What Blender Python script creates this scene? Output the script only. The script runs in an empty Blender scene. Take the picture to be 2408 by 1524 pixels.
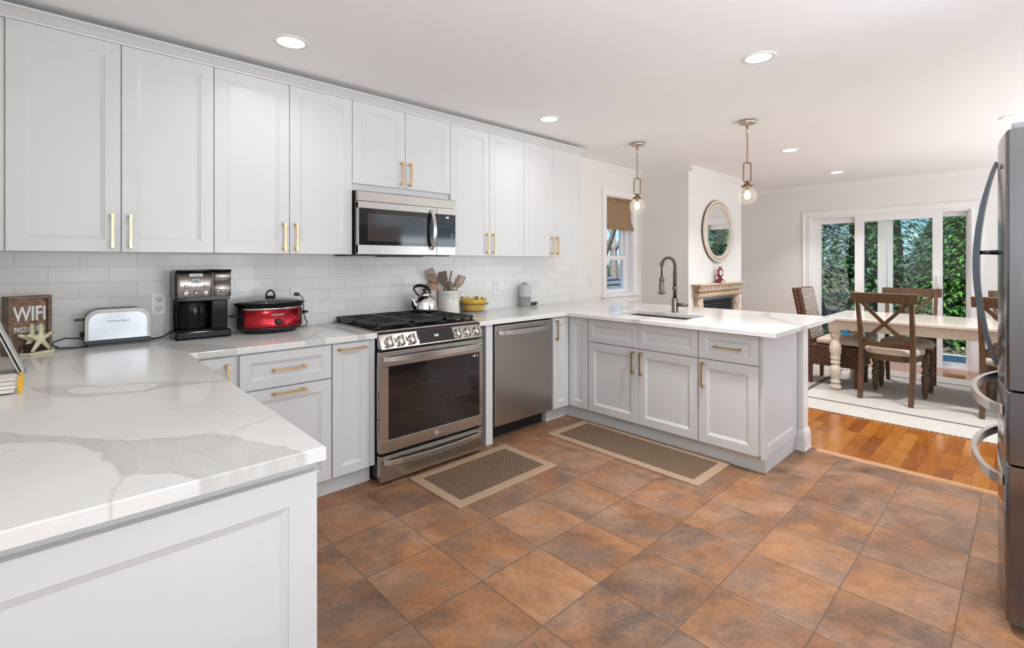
import bpy, bmesh, math, random
import numpy as np
from mathutils import Matrix, Vector
PI = math.pi
C = bpy.context.scene.collection
SC = bpy.context.scene
R = math.radians

# ------------------------------------------------------------------ camera
F_PX, W_PX, H_PX = 1143.07, 2408.0, 1524.0
cam_d = bpy.data.cameras.new('camera')
cam_d.sensor_fit = 'HORIZONTAL'
cam_d.sensor_width = 36.0
cam_d.lens = 36.0 * F_PX / W_PX
cam_d.shift_x = 0.0
cam_d.shift_y = -(762.0 - 615.67) / W_PX
cam_d.clip_start = 0.02
cam = bpy.data.objects.new('camera', cam_d)
C.objects.link(cam)
cam.location = (0.1508, -3.2643, 1.3055)
cam.rotation_euler = (PI/2, 0, -R(43.29))
SC.camera = cam

# ------------------------------------------------------------------ view, world, sun, daylight
SC.view_settings.view_transform = 'Standard'
SC.view_settings.look = 'None'
SC.view_settings.gamma = 1.0
SC.view_settings.use_curve_mapping = False
SC.view_settings.exposure = 0.95
SC.cycles.use_denoising = True
SC.cycles.max_bounces = 10
SC.cycles.diffuse_bounces = 6
SC.cycles.glossy_bounces = 5
SC.cycles.transmission_bounces = 8
SC.cycles.transparent_max_bounces = 16
SC.cycles.sample_clamp_indirect = 6.0
SC.cycles.caustics_reflective = False
SC.cycles.caustics_refractive = False

world = bpy.data.worlds.new('sky_world')
SC.world = world
world.use_nodes = True
wn = world.node_tree.nodes; wl = world.node_tree.links
# clear blue sky, paler toward the horizon, dull ground light below it
tcw = wn.new('ShaderNodeTexCoord'); spw = wn.new('ShaderNodeSeparateXYZ'); wl.new(tcw.outputs['Generated'], spw.inputs[0])
rw = wn.new('ShaderNodeValToRGB'); mrw = wn.new('ShaderNodeMapRange')
mrw.inputs[1].default_value = -1.0; mrw.inputs[2].default_value = 1.0
wl.new(spw.outputs[2], mrw.inputs[0]); wl.new(mrw.outputs[0], rw.inputs[0])
el = rw.color_ramp.elements
el[0].position = 0.0; el[0].color = (0.16, 0.15, 0.13, 1); el[1].position = 1.0; el[1].color = (0.03, 0.17, 0.46, 1)
for p_, c_ in ((0.495, (0.20, 0.20, 0.19, 1)), (0.505, (0.46, 0.62, 0.72, 1)), (0.56, (0.10, 0.36, 0.58, 1)), (0.70, (0.045, 0.25, 0.52, 1))):
    q_ = el.new(p_); q_.color = c_
wl.new(rw.outputs[0], wn['Background'].inputs['Color'])
wn['Background'].inputs['Strength'].default_value = 1.0

sun_d = bpy.data.lights.new('sun', 'SUN')
sun_d.energy = 4.6
sun_d.angle = R(0.6)
sun_d.color = (1.0, 0.95, 0.87)
sun = bpy.data.objects.new('sun', sun_d)
C.objects.link(sun)
sun.rotation_euler = Vector((0.44, 0.30, -0.86)).to_track_quat('-Z', 'Y').to_euler()

def daylight(name, loc, direction, sx, sy, watts, col=(0.84, 0.92, 1.0)):
    d = bpy.data.lights.new(name, 'AREA')
    d.shape = 'RECTANGLE'; d.size = sx; d.size_y = sy
    d.energy = watts; d.color = col
    o = bpy.data.objects.new(name, d); C.objects.link(o)
    o.location = loc
    o.rotation_euler = Vector(direction).to_track_quat('-Z', 'Z').to_euler()
    return o
# daylight lamps, tilted up to brighten the ceiling; all but the kitchen one added
DAY = 1.0
daylight('daylight_rear_kitchen', (0.72, -5.33, 1.40), (0, 1, 1.8), 0.70, 1.45, 9*DAY)
daylight('added_fill_middle', (1.90, -5.33, 1.22), (0, 1, 1.8), 1.06, 1.80, 44*DAY)
daylight('added_fill_dining', (5.65, -5.33, 1.22), (0, 1, 1.2), 3.85, 1.80, 50*DAY)
daylight('added_fill_left', (-0.19, -4.20, 1.35), (1, 0, 1.8), 1.35, 1.45, 42*DAY)  # unseen side lamp added to light faces turned left

# ------------------------------------------------------------------ mesh helpers
class MB:
    def __init__(s, M=None):
        s.bm = bmesh.new(); s.M = M
    def v(s, p):
        p = Vector(p)
        if s.M is not None: p = s.M @ p
        return s.bm.verts.new(p)
    def f(s, vs, smooth=False):
        try:
            fc = s.bm.faces.new(vs); fc.smooth = smooth; return fc
        except ValueError:
            return None
    def box(s, x0, x1, y0, y1, z0, z1, bev=0.0, seg=2):
        if x1 < x0: x0, x1 = x1, x0
        if y1 < y0: y0, y1 = y1, y0
        if z1 < z0: z0, z1 = z1, z0
        vs = [s.v((x, y, z)) for x in (x0, x1) for y in (y0, y1) for z in (z0, z1)]
        idx = [(0,1,3,2),(4,6,7,5),(0,4,5,1),(2,3,7,6),(0,2,6,4),(1,5,7,3)]
        fs = [s.f([vs[i] for i in q]) for q in idx]
        if bev > 0:
            bev = min(bev, 0.45*min(x1-x0, y1-y0, z1-z0))
            es = list({e for fc in fs for e in fc.edges})
            bmesh.ops.bevel(s.bm, geom=es, offset=bev, segments=seg, profile=0.5, affect='EDGES')
        return s
    def prism(s, pts, vec, smooth=False):
        """closed polygon (3d points) pushed along vec"""
        vec = Vector(vec)
        a = [s.v(p) for p in pts]; b = [s.v(Vector(p)+vec) for p in pts]
        n = len(pts)
        s.f(a); s.f(list(reversed(b)))
        for i in range(n):
            s.f([a[i], a[(i+1) % n], b[(i+1) % n], b[i]], smooth)
        return s
    def sweep(s, prof, path_fn, ts, closed=False, smooth=True, cap=True):
        rings = [[s.v(p) for p in path_fn(t)] for t in ts]
        n = len(rings[0])
        for a, b in zip(rings[:-1], rings[1:]):
            for i in range(n if True else n-1):
                s.f([a[i], a[(i+1) % n], b[(i+1) % n], b[i]], smooth)
        if closed:
            a, b = rings[-1], rings[0]
            for i in range(n): s.f([a[i], a[(i+1) % n], b[(i+1) % n], b[i]], smooth)
        elif cap:
            s.f(list(reversed(rings[0]))); s.f(rings[-1])
        return s
    def tube(s, pts, r, seg=8, closed=False, cap=True, flat=None):
        """round tube along points; r number or list; flat=(a,b) scales the two section axes"""
        pts = [Vector(p) for p in pts]; n = len(pts)
        rs = r if isinstance(r, (list, tuple)) else [r]*n
        rings = []; up = None
        for i, p in enumerate(pts):
            if closed: t = (pts[(i+1) % n]-pts[i-1])
            else: t = (pts[min(i+1, n-1)]-pts[max(i-1, 0)])
            if t.length < 1e-9: t = Vector((0, 0, 1))
            t.normalize()
            if up is None:
                up = Vector((0, 0, 1)) if abs(t.z) < 0.9 else Vector((1, 0, 0))
            a = up - t*up.dot(t)
            if a.length < 1e-6: a = Vector((0, 1, 0)) - t*t.y
            a.normalize(); b = t.cross(a); up = a
            fa, fb = flat if flat else (1, 1)
            rings.append([s.v(p + a*(rs[i]*fa*math.cos(2*PI*k/seg)) + b*(rs[i]*fb*math.sin(2*PI*k/seg))) for k in range(seg)])
        rng = list(zip(rings[:-1], rings[1:]))
        if closed: rng.append((rings[-1], rings[0]))
        for a, b in rng:
            for k in range(seg): s.f([a[k], a[(k+1) % seg], b[(k+1) % seg], b[k]], True)
        if cap and not closed:
            s.f(list(reversed(rings[0]))); s.f(rings[-1])
        return s
    def bar(s, pts, w, h, up=(0, 0, 1), bev=0):
        """rectangular section w (sideways) x h (along up) swept along points"""
        pts = [Vector(p) for p in pts]; n = len(pts); up0 = Vector(up)
        rings = []
        for i, p in enumerate(pts):
            t = (pts[min(i+1, n-1)]-pts[max(i-1, 0)]).normalized()
            side = t.cross(up0).normalized(); u = side.cross(t).normalized()
            ww = w[i] if isinstance(w, (list, tuple)) else w
            hh = h[i] if isinstance(h, (list, tuple)) else h
            rings.append([s.v(p+side*(ww/2*a)+u*(hh/2*b)) for a, b in ((-1,-1),(1,-1),(1,1),(-1,1))])
        for a, b in zip(rings[:-1], rings[1:]):
            for k in range(4): s.f([a[k], a[(k+1) % 4], b[(k+1) % 4], b[k]])
        s.f(list(reversed(rings[0]))); s.f(rings[-1])
        return s
    def lathe(s, prof, c=(0, 0, 0), seg=24, axis='z', sx=1.0, sy=1.0, cap=True, smooth=True):
        c = Vector(c); rings = []
        for r, h in prof:
            ring = []
            for k in range(seg):
                a = 2*PI*k/seg; x, y = r*sx*math.cos(a), r*sy*math.sin(a)
                if axis == 'z': p = (x, y, h)
                elif axis == 'y': p = (x, h, y)
                else: p = (h, x, y)
                ring.append(s.v(c+Vector(p)))
            rings.append(ring)
        for a, b in zip(rings[:-1], rings[1:]):
            for k in range(seg): s.f([a[k], a[(k+1) % seg], b[(k+1) % seg], b[k]], smooth)
        if cap:
            if prof[0][0] > 1e-6: s.f(list(reversed(rings[0])))
            if prof[-1][0] > 1e-6: s.f(rings[-1])
        return s
    def loft(s, outline, rings, c=(0, 0)):
        """outline 2d points scaled about c at several heights: rings of (scale, z)"""
        rr = [[s.v((c[0]+(x-c[0])*k, c[1]+(y-c[1])*k, z)) for x, y in outline] for k, z in rings]
        n = len(outline)
        for a, b in zip(rr[:-1], rr[1:]):
            for i in range(n): s.f([a[i], a[(i+1) % n], b[(i+1) % n], b[i]], True)
        s.f(list(reversed(rr[0]))); s.f(rr[-1], True)
        return s
    def ball(s, c, r, seg=16, rings=10, sc=(1, 1, 1)):
        prof = [(max(1e-7, r*math.sin(PI*i/rings)), -r*math.cos(PI*i/rings)) for i in range(rings+1)]
        c = Vector(c); rg = []
        for rr, h in prof:
            rg.append([s.v(c+Vector((rr*sc[0]*math.cos(2*PI*k/seg), rr*sc[1]*math.sin(2*PI*k/seg), h*sc[2]))) for k in range(seg)])
        for a, b in zip(rg[:-1], rg[1:]):
            for k in range(seg): s.f([a[k], a[(k+1) % seg], b[(k+1) % seg], b[k]], True)
        return s
    def panel(s, mp, a0, a1, z0, z1, th=0.02, stile=0.057, slope=0.016, deep=0.009, lip=0.002):
        """framed door: mp(a, z, depth) gives the 3d point, depth grows inwards from the face"""
        def ring(i, d):
            return [s.v(mp(*q, d)) for q in ((a0+i, z0+i), (a1-i, z0+i), (a1-i, z1-i), (a0+i, z1-i))]
        e = 0.0015
        rs = [ring(0, th), ring(0, e), ring(e, 0), ring(stile, 0), ring(stile+0.0015, lip), ring(stile+0.0015+slope, deep)]
        for a, b in zip(rs[:-1], rs[1:]):
            for k in range(4): s.f([a[k], a[(k+1) % 4], b[(k+1) % 4], b[k]])
        s.f(rs[-1]); s.f(list(reversed(rs[0])))
        return s
    def build(s, name, m, parent=None, world=True, recalc=True):
        bmesh.ops.remove_doubles(s.bm, verts=s.bm.verts, dist=1e-7)
        if recalc: bmesh.ops.recalc_face_normals(s.bm, faces=s.bm.faces)
        if world and parent is not None:
            r = parent
            while r.parent: r = r.parent
            off = -Vector(r.location)
            for v in s.bm.verts: v.co += off
        me = bpy.data.meshes.new(name); s.bm.to_mesh(me); s.bm.free()
        return link(name, me, m, parent)

def link(name, me, m, parent=None):
    o = bpy.data.objects.new(name, me); C.objects.link(o)
    if m is not None: me.materials.append(m)
    if parent is not None: o.parent = parent
    return o
def tag(o, label, cat, group=None, kind=None):
    if label: o['label'] = label
    if cat: o['category'] = cat
    if group: o['group'] = group
    if kind: o['kind'] = kind
    return o
def thing(name, label, cat, loc=(0, 0, 0), rotz=0.0, group=None, kind=None):
    o = bpy.data.objects.new(name, None); C.objects.link(o)
    o.empty_display_size = 0.05
    o.location = loc; o.rotation_euler = (0, 0, rotz)
    return tag(o, label, cat, group, kind)
def struct(name, mb, m, parent=None, label=None, cat=None):
    o = mb.build(name, m, parent)
    if parent is None: o['kind'] = 'structure'
    if label: tag(o, label, cat)
    return o
def dup(root, loc, rotz=0.0, label=None, group=None):
    r = root.copy(); C.objects.link(r); r.location = loc; r.rotation_euler = (0, 0, rotz)
    if label: r['label'] = label
    if group: r['group'] = group
    for ch in list(root.children):
        c = ch.copy(); C.objects.link(c); c.parent = r
        for g in list(ch.children):
            d = g.copy(); C.objects.link(d); d.parent = c
    return r
def text(name, body, size, m, parent, loc, rx=PI/2, rz=0.0, depth=0.0006, align='CENTER', sx=1.0, M=None, bold=0.0):
    """lettering turned into a mesh; loc is a world point, text stands upright facing -Y when rz=0"""
    cu = bpy.data.curves.new(name, 'FONT')
    cu.body = body; cu.size = size; cu.extrude = depth; cu.align_x = align; cu.align_y = 'CENTER'
    cu.resolution_u = 2; cu.offset = bold
    t = bpy.data.objects.new(name, cu); C.objects.link(t)
    bpy.context.view_layer.update()
    me = bpy.data.meshes.new_from_object(t.evaluated_get(bpy.context.evaluated_depsgraph_get()))
    bpy.data.objects.remove(t); bpy.data.curves.remove(cu)
    X = Matrix.Translation(Vector(loc)) @ Matrix.Rotation(rz, 4, 'Z') @ Matrix.Rotation(rx, 4, 'X') @ Matrix.Diagonal((sx, 1, 1, 1))
    if M is not None: X = M
    r = parent
    while r.parent: r = r.parent
    if M is None: X = Matrix.Translation(-Vector(r.location)) @ X
    me.transform(X)
    me.materials.clear()
    return link(name, me, m, parent)

# ------------------------------------------------------------------ materials
def nodes(m): return m.node_tree.nodes, m.node_tree.links
def mat(name, col, rough=0.5, metal=0.0, spec=0.5, coat=0.0, aniso=0.0, bump=None, var=None, emit=None, alpha=None, trans=0.0, ior=1.45, sheen=0.0):
    """bump=(scale, strength[, stretch xyz]) ; var=(scale, amount[, stretch]) mottles the colour"""
    m = bpy.data.materials.new(name); m.use_nodes = True
    n, l = nodes(m); b = n['Principled BSDF']
    b.inputs['Base Color'].default_value = (*col, 1)
    b.inputs['Roughness'].default_value = rough
    b.inputs['Metallic'].default_value = metal
    b.inputs['Specular IOR Level'].default_value = spec
    b.inputs['Coat Weight'].default_value = coat
    b.inputs['Coat Roughness'].default_value = 0.08
    b.inputs['Anisotropic'].default_value = aniso
    b.inputs['Transmission Weight'].default_value = trans
    b.inputs['IOR'].default_value = ior
    b.inputs['Sheen Weight'].default_value = sheen
    if emit:
        b.inputs['Emission Color'].default_value = (*emit[0], 1); b.inputs['Emission Strength'].default_value = emit[1]
    tc = n.new('ShaderNodeTexCoord')
    def noise(sc, st=None, detail=4):
        t = n.new('ShaderNodeTexNoise'); t.inputs['Scale'].default_value = sc; t.inputs['Detail'].default_value = detail
        mp = n.new('ShaderNodeMapping'); l.new(tc.outputs['Object'], mp.inputs['Vector'])
        if st: mp.inputs['Scale'].default_value = st
        l.new(mp.outputs['Vector'], t.inputs['Vector']); return t
    if bump:
        t = noise(bump[0], bump[2] if len(bump) > 2 else None)
        bn = n.new('ShaderNodeBump'); bn.inputs['Strength'].default_value = bump[1]; bn.inputs['Distance'].default_value = 0.01
        l.new(t.outputs['Fac'], bn.inputs['Height']); l.new(bn.outputs['Normal'], b.inputs['Normal'])
    if var:
        t = noise(var[0], var[2] if len(var) > 2 else None, 6)
        mx = n.new('ShaderNodeMix'); mx.data_type = 'RGBA'
        d = var[1]
        mx.inputs[6].default_value = (*[max(0, c*(1-d)) for c in col], 1)
        mx.inputs[7].default_value = (*[min(1, c*(1+d)) for c in col], 1)
        rp = n.new('ShaderNodeMapRange'); rp.inputs[1].default_value = 0.3; rp.inputs[2].default_value = 0.7
        l.new(t.outputs['Fac'], rp.inputs[0]); l.new(rp.outputs[0], mx.inputs[0])
        l.new(mx.outputs[2], b.inputs['Base Color'])
    return m
def MATH(n, l, op, a, b=None, c=None):
    t = n.new('ShaderNodeMath'); t.operation = op
    for i, q in enumerate((a, b, c)):
        if q is None: continue
        if isinstance(q, (int, float)): t.inputs[i].default_value = q
        else: l.new(q, t.inputs[i])
    return t.outputs[0]
def MIX(n, l, fac, a, b, mode='MIX'):
    t = n.new('ShaderNodeMix'); t.data_type = 'RGBA'; t.blend_type = mode
    for i, q in ((0, fac), (6, a), (7, b)):
        if isinstance(q, (int, float)): t.inputs[i].default_value = q
        elif isinstance(q, tuple): t.inputs[i].default_value = (*q, 1)
        else: l.new(q, t.inputs[i])
    return t.outputs[2]
def RAMP(n, l, fac, stops):
    t = n.new('ShaderNodeValToRGB'); e = t.color_ramp.elements
    while len(e) > 1: e.remove(e[-1])
    e[0].position = stops[0][0]; e[0].color = (*stops[0][1], 1)
    for p, c in stops[1:]:
        q = e.new(p); q.color = (*c, 1)
    l.new(fac, t.inputs[0]); return t.outputs[0]
def NOISE(n, l, vec, scale, detail=5, rough=0.55, dist=0.0):
    t = n.new('ShaderNodeTexNoise'); t.inputs['Scale'].default_value = scale; t.inputs['Detail'].default_value = detail
    t.inputs['Roughness'].default_value = rough; t.inputs['Distortion'].default_value = dist
    if vec is not None: l.new(vec, t.inputs['Vector'])
    return t.outputs['Fac']
def BUMP(n, l, h, strength, dist=0.01, normal=None):
    t = n.new('ShaderNodeBump'); t.inputs['Strength'].default_value = strength; t.inputs['Distance'].default_value = dist
    l.new(h, t.inputs['Height'])
    if normal is not None: l.new(normal, t.inputs['Normal'])
    return t.outputs['Normal']

M = {}
M['cab'] = mat('white_cabinet_paint', (0.69, 0.685, 0.675), 0.32, var=(2.5, 0.012))
M['wall'] = mat('cream_wall_paint', (0.80, 0.78, 0.745), 0.65, bump=(180, 0.03))
M['ceil'] = mat('white_ceiling_paint', (0.89, 0.89, 0.885), 0.8, bump=(120, 0.03))
M['trim'] = mat('white_trim_paint', (0.84, 0.83, 0.82), 0.3, var=(3, 0.01))
M['gold'] = mat('brushed_gold', (0.78, 0.50, 0.22), 0.28, 1.0, var=(60, 0.08))
M['brass'] = mat('aged_brass', (0.27, 0.185, 0.10), 0.3, 1.0, var=(30, 0.12))
M['champ'] = mat('champagne_metal', (0.62, 0.52, 0.42), 0.32, 1.0, var=(30, 0.06))
M['steel'] = mat('brushed_stainless', (0.50, 0.46, 0.42), 0.27, 1.0, aniso=0.5, bump=(6, 0.012, (1, 1, 90)), var=(5, 0.05, (1, 1, 60)))
M['steelv'] = mat('brushed_stainless_panel', (0.46, 0.43, 0.40), 0.30, 1.0, aniso=0.5, bump=(6, 0.012, (80, 80, 1)), var=(5, 0.05, (60, 60, 1)))
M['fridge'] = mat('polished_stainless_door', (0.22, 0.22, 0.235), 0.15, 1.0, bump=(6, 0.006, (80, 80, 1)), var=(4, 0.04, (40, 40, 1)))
M['steelrefl'] = mat('handle_dark_reflection', (0.11, 0.125, 0.15), 0.2, 1.0, var=(20, 0.04))  # dark reflection in the tall fridge handles put into the steel colour
M['satin'] = mat('satin_nickel', (0.66, 0.64, 0.61), 0.24, 1.0, var=(20, 0.04))
M['chrome'] = mat('chrome', (0.82, 0.81, 0.80), 0.06, 1.0, var=(8, 0.02))
M['gun'] = mat('spot_resistant_nickel', (0.20, 0.17, 0.145), 0.28, 1.0, var=(25, 0.06))
M['blackgl'] = mat('black_glass', (0.012, 0.011, 0.011), 0.05, 0.0, 0.6, coat=0.3, var=(4, 0.1))
M['blackpl'] = mat('black_plastic', (0.018, 0.018, 0.019), 0.3, var=(20, 0.1))
M['blackgloss'] = mat('gloss_black_plastic', (0.006, 0.006, 0.008), 0.10, spec=0.18, var=(10, 0.1))
M['iron'] = mat('black_cast_iron', (0.022, 0.021, 0.021), 0.42, bump=(90, 0.25), var=(40, 0.15))
M['rubber'] = mat('black_rubber_cord', (0.012, 0.012, 0.012), 0.45, var=(30, 0.1))
M['whitepl'] = mat('white_plastic', (0.82, 0.81, 0.79), 0.25, var=(10, 0.01))
M['slot'] = mat('dark_slot', (0.05, 0.045, 0.04), 0.5, var=(20, 0.1))
M['gasket'] = mat('grey_gasket', (0.10, 0.10, 0.105), 0.6, var=(20, 0.1))
M['greypl'] = mat('grey_plastic', (0.33, 0.33, 0.34), 0.4, var=(20, 0.05))
M['red'] = mat('metallic_red', (0.42, 0.012, 0.02), 0.25, 0.75, coat=0.3, var=(8, 0.1, (30, 30, 1)))
M['ceramic'] = mat('cream_ceramic', (0.76, 0.72, 0.65), 0.16, coat=0.3, var=(6, 0.03))
M['led'] = mat('led_lens', (1, 1, 1), 0.5, emit=((1.0, 0.97, 0.93), 6.0), var=(5, 0.0))
M['digit'] = mat('blue_white_digits', (0.5, 0.7, 1.0), 0.5, emit=((0.55, 0.78, 1.0), 2.2), var=(5, 0.0))
M['print'] = mat('pale_print', (0.75, 0.74, 0.72), 0.5, var=(50, 0.03))
M['printdim'] = mat('dim_print', (0.22, 0.22, 0.23), 0.5, var=(50, 0.05))
M['dkprint'] = mat('dark_print', (0.10, 0.09, 0.085), 0.5, var=(50, 0.05))
M['nylon'] = mat('brown_nylon', (0.20, 0.135, 0.10), 0.45, var=(25, 0.12))
M['nylontan'] = mat('tan_nylon', (0.42, 0.28, 0.21), 0.45, var=(25, 0.08))
M['bamboo'] = mat('terracotta_lid', (0.50, 0.27, 0.17), 0.45, var=(20, 0.1))
M['cream'] = mat('cream_furniture_paint', (0.70, 0.60, 0.49), 0.4, var=(18, 0.06), bump=(40, 0.05))
M['creamtop'] = mat('washed_table_top', (0.68, 0.60, 0.52), 0.22, var=(6, 0.06, (14, 1, 1)), coat=0.2)
M['oak'] = mat('grey_brown_wood', (0.115, 0.062, 0.031), 0.42, var=(7, 0.28, (6, 6, 1)), bump=(30, 0.08, (3, 3, 1)))
M['mahog'] = mat('reddish_wood_leg', (0.10, 0.035, 0.018), 0.35, var=(10, 0.2, (6, 6, 1)))
M['linen'] = mat('linen_upholstery', (0.60, 0.49, 0.39), 0.85, bump=(260, 0.2), var=(120, 0.06), sheen=0.2)
M['linenw'] = mat('seat_cushion_cloth', (0.56, 0.46, 0.36), 0.85, bump=(260, 0.2), var=(120, 0.06), sheen=0.2)
M['wicker'] = mat('brown_wicker', (0.105, 0.045, 0.022), 0.3, var=(60, 0.35), bump=(200, 0.3))
M['wickerglare'] = mat('wicker_with_glare', (0.60, 0.56, 0.50), 0.35, var=(70, 0.5), bump=(200, 0.3))  # glare on the weave put into the pale base colour
M['stone'] = mat('carved_stone', (0.50, 0.36, 0.23), 0.75, var=(16, 0.3), bump=(60, 0.3))
M['stonetop'] = mat('carved_stone_shelf', (0.62, 0.51, 0.40), 0.6, var=(12, 0.15))
M['firemetal'] = mat('black_louver', (0.025, 0.025, 0.028), 0.35, var=(20, 0.15))
M['bluegrey'] = mat('blue_grey_metal', (0.30, 0.36, 0.45), 0.25, 0.6, var=(10, 0.1))
M['mirror'] = mat('mirror_glass', (0.93, 0.94, 0.94), 0.015, 1.0, var=(3, 0.002))
M['mframe'] = mat('cream_mirror_frame', (0.72, 0.65, 0.56), 0.4, var=(20, 0.08))
M['mdark'] = mat('dark_frame_edge', (0.14, 0.09, 0.06), 0.5, var=(20, 0.1))
M['redwood'] = mat('red_lacquer', (0.20, 0.018, 0.016), 0.3, var=(15, 0.15))
M['yellow'] = mat('yellow_glaze', (0.78, 0.46, 0.06), 0.25, var=(14, 0.25), coat=0.2)
M['yellowpl'] = mat('yellow_band', (0.85, 0.48, 0.03), 0.5, var=(40, 0.15))
M['paper'] = mat('white_paper', (0.82, 0.80, 0.76), 0.8, var=(25, 0.04))
M['paper2'] = mat('printed_paper', (0.78, 0.70, 0.62), 0.7, var=(18, 0.35))
M['star'] = mat('pale_yellow_paint', (0.74, 0.70, 0.47), 0.5, var=(25, 0.06), bump=(160, 0.25))
M['signwood'] = mat('weathered_sign_wood', (0.21, 0.145, 0.105), 0.7, var=(20, 0.4, (1, 1, 8)), bump=(60, 0.25))
M['cloth'] = mat('mat_border_cloth', (0.40, 0.27, 0.175), 0.9, bump=(300, 0.2), var=(90, 0.07))
M['pool'] = mat('turquoise_cloth', (0.02, 0.36, 0.48), 0.6, var=(18, 0.6))
M['deck'] = mat('pale_deck', (0.62, 0.58, 0.54), 0.7, var=(4, 0.12, (1, 12, 1)))
M['lawn'] = mat('leaf_littered_ground', (0.20, 0.16, 0.11), 0.9, var=(3, 0.5), bump=(20, 0.4))
M['bark'] = mat('bark', (0.13, 0.09, 0.065), 0.9, var=(14, 0.4), bump=(30, 0.5))
M['barkpale'] = mat('pale_bark', (0.24, 0.21, 0.19), 0.9, var=(14, 0.4), bump=(30, 0.5))
M['shingle'] = mat('grey_shingles', (0.11, 0.13, 0.155), 0.85, var=(10, 0.3), bump=(30, 0.4))
M['siding'] = mat('pale_siding', (0.50, 0.56, 0.58), 0.7, var=(6, 0.06))
M['awn_o'] = mat('orange_awning_cloth', (0.55, 0.20, 0.06), 0.8, var=(10, 0.1))
M['awn_w'] = mat('cream_awning_cloth', (0.82, 0.72, 0.58), 0.8, var=(10, 0.08))
M['meshgrey'] = mat('grey_mesh_wire', (0.16, 0.15, 0.14), 0.5, var=(20, 0.2))
M['threshold'] = mat('oak_threshold', (0.55, 0.29, 0.13), 0.35, var=(8, 0.15, (8, 1, 1)))

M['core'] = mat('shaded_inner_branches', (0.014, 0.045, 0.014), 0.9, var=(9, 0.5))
def leaf_mat(name, a, b):
    m = bpy.data.materials.new(name); m.use_nodes = True
    n, l = nodes(m); bs = n['Principled BSDF']
    g = n.new('ShaderNodeNewGeometry')
    l.new(MIX(n, l, g.outputs['Random Per Island'], a, b), bs.inputs['Base Color'])
    bs.inputs['Roughness'].default_value = 0.55
    bs.inputs['Subsurface Weight'].default_value = 0.0
    return m
M['leaf'] = leaf_mat('evergreen_needles', (0.012, 0.06, 0.012), (0.16, 0.36, 0.05))
M['leafd'] = leaf_mat('dark_evergreen_needles', (0.015, 0.065, 0.026), (0.12, 0.27, 0.10))
M['leafo'] = leaf_mat('orange_dead_needles', (0.22, 0.07, 0.03), (0.62, 0.22, 0.09))

def glass_mat(name, tint=(1, 1, 1), refl=1.0, rough=0.01):
    m = bpy.data.materials.new(name); m.use_nodes = True
    n, l = nodes(m)
    n.remove(n['Principled BSDF'])
    tr = n.new('ShaderNodeBsdfTransparent'); tr.inputs[0].default_value = (*tint, 1)
    gl = n.new('ShaderNodeBsdfGlossy'); gl.inputs['Roughness'].default_value = rough
    fr = n.new('ShaderNodeLayerWeight'); fr.inputs[0].default_value = 0.16
    mx = n.new('ShaderNodeMixShader')
    fa = MATH(n, l, 'ADD', 0.035, MATH(n, l, 'MULTIPLY', MATH(n, l, 'POWER', fr.outputs['Facing'], 4.5), 0.75))
    l.new(MATH(n, l, 'MULTIPLY', fa, refl), mx.inputs[0])
    l.new(tr.outputs[0], mx.inputs[1]); l.new(gl.outputs[0], mx.inputs[2])
    l.new(mx.outputs[0], n['Material Output'].inputs[0])
    return m
M['glass'] = glass_mat('window_glass', (0.97, 0.985, 0.98), 0.8)
M['glassgreen'] = glass_mat('insulated_glass', (0.86, 0.94, 0.93), 1.0)
M['globe'] = glass_mat('clear_globe_glass', (0.97, 0.96, 0.94), 1.4)
def seeded_globe():
    n, l = nodes(M['globe']); out = n['Material Output']; mx0 = out.inputs[0].links[0].from_socket
    tl = n.new('ShaderNodeBsdfTranslucent'); tl.inputs[0].default_value = (1, 0.96, 0.92, 1)
    m2 = n.new('ShaderNodeMixShader'); m2.inputs[0].default_value = 0.10
    l.new(mx0, m2.inputs[1]); l.new(tl.outputs[0], m2.inputs[2]); l.new(m2.outputs[0], out.inputs[0])
seeded_globe()
M['acrylic'] = glass_mat('clear_acrylic', (0.93, 0.95, 0.95), 1.0)

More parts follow.
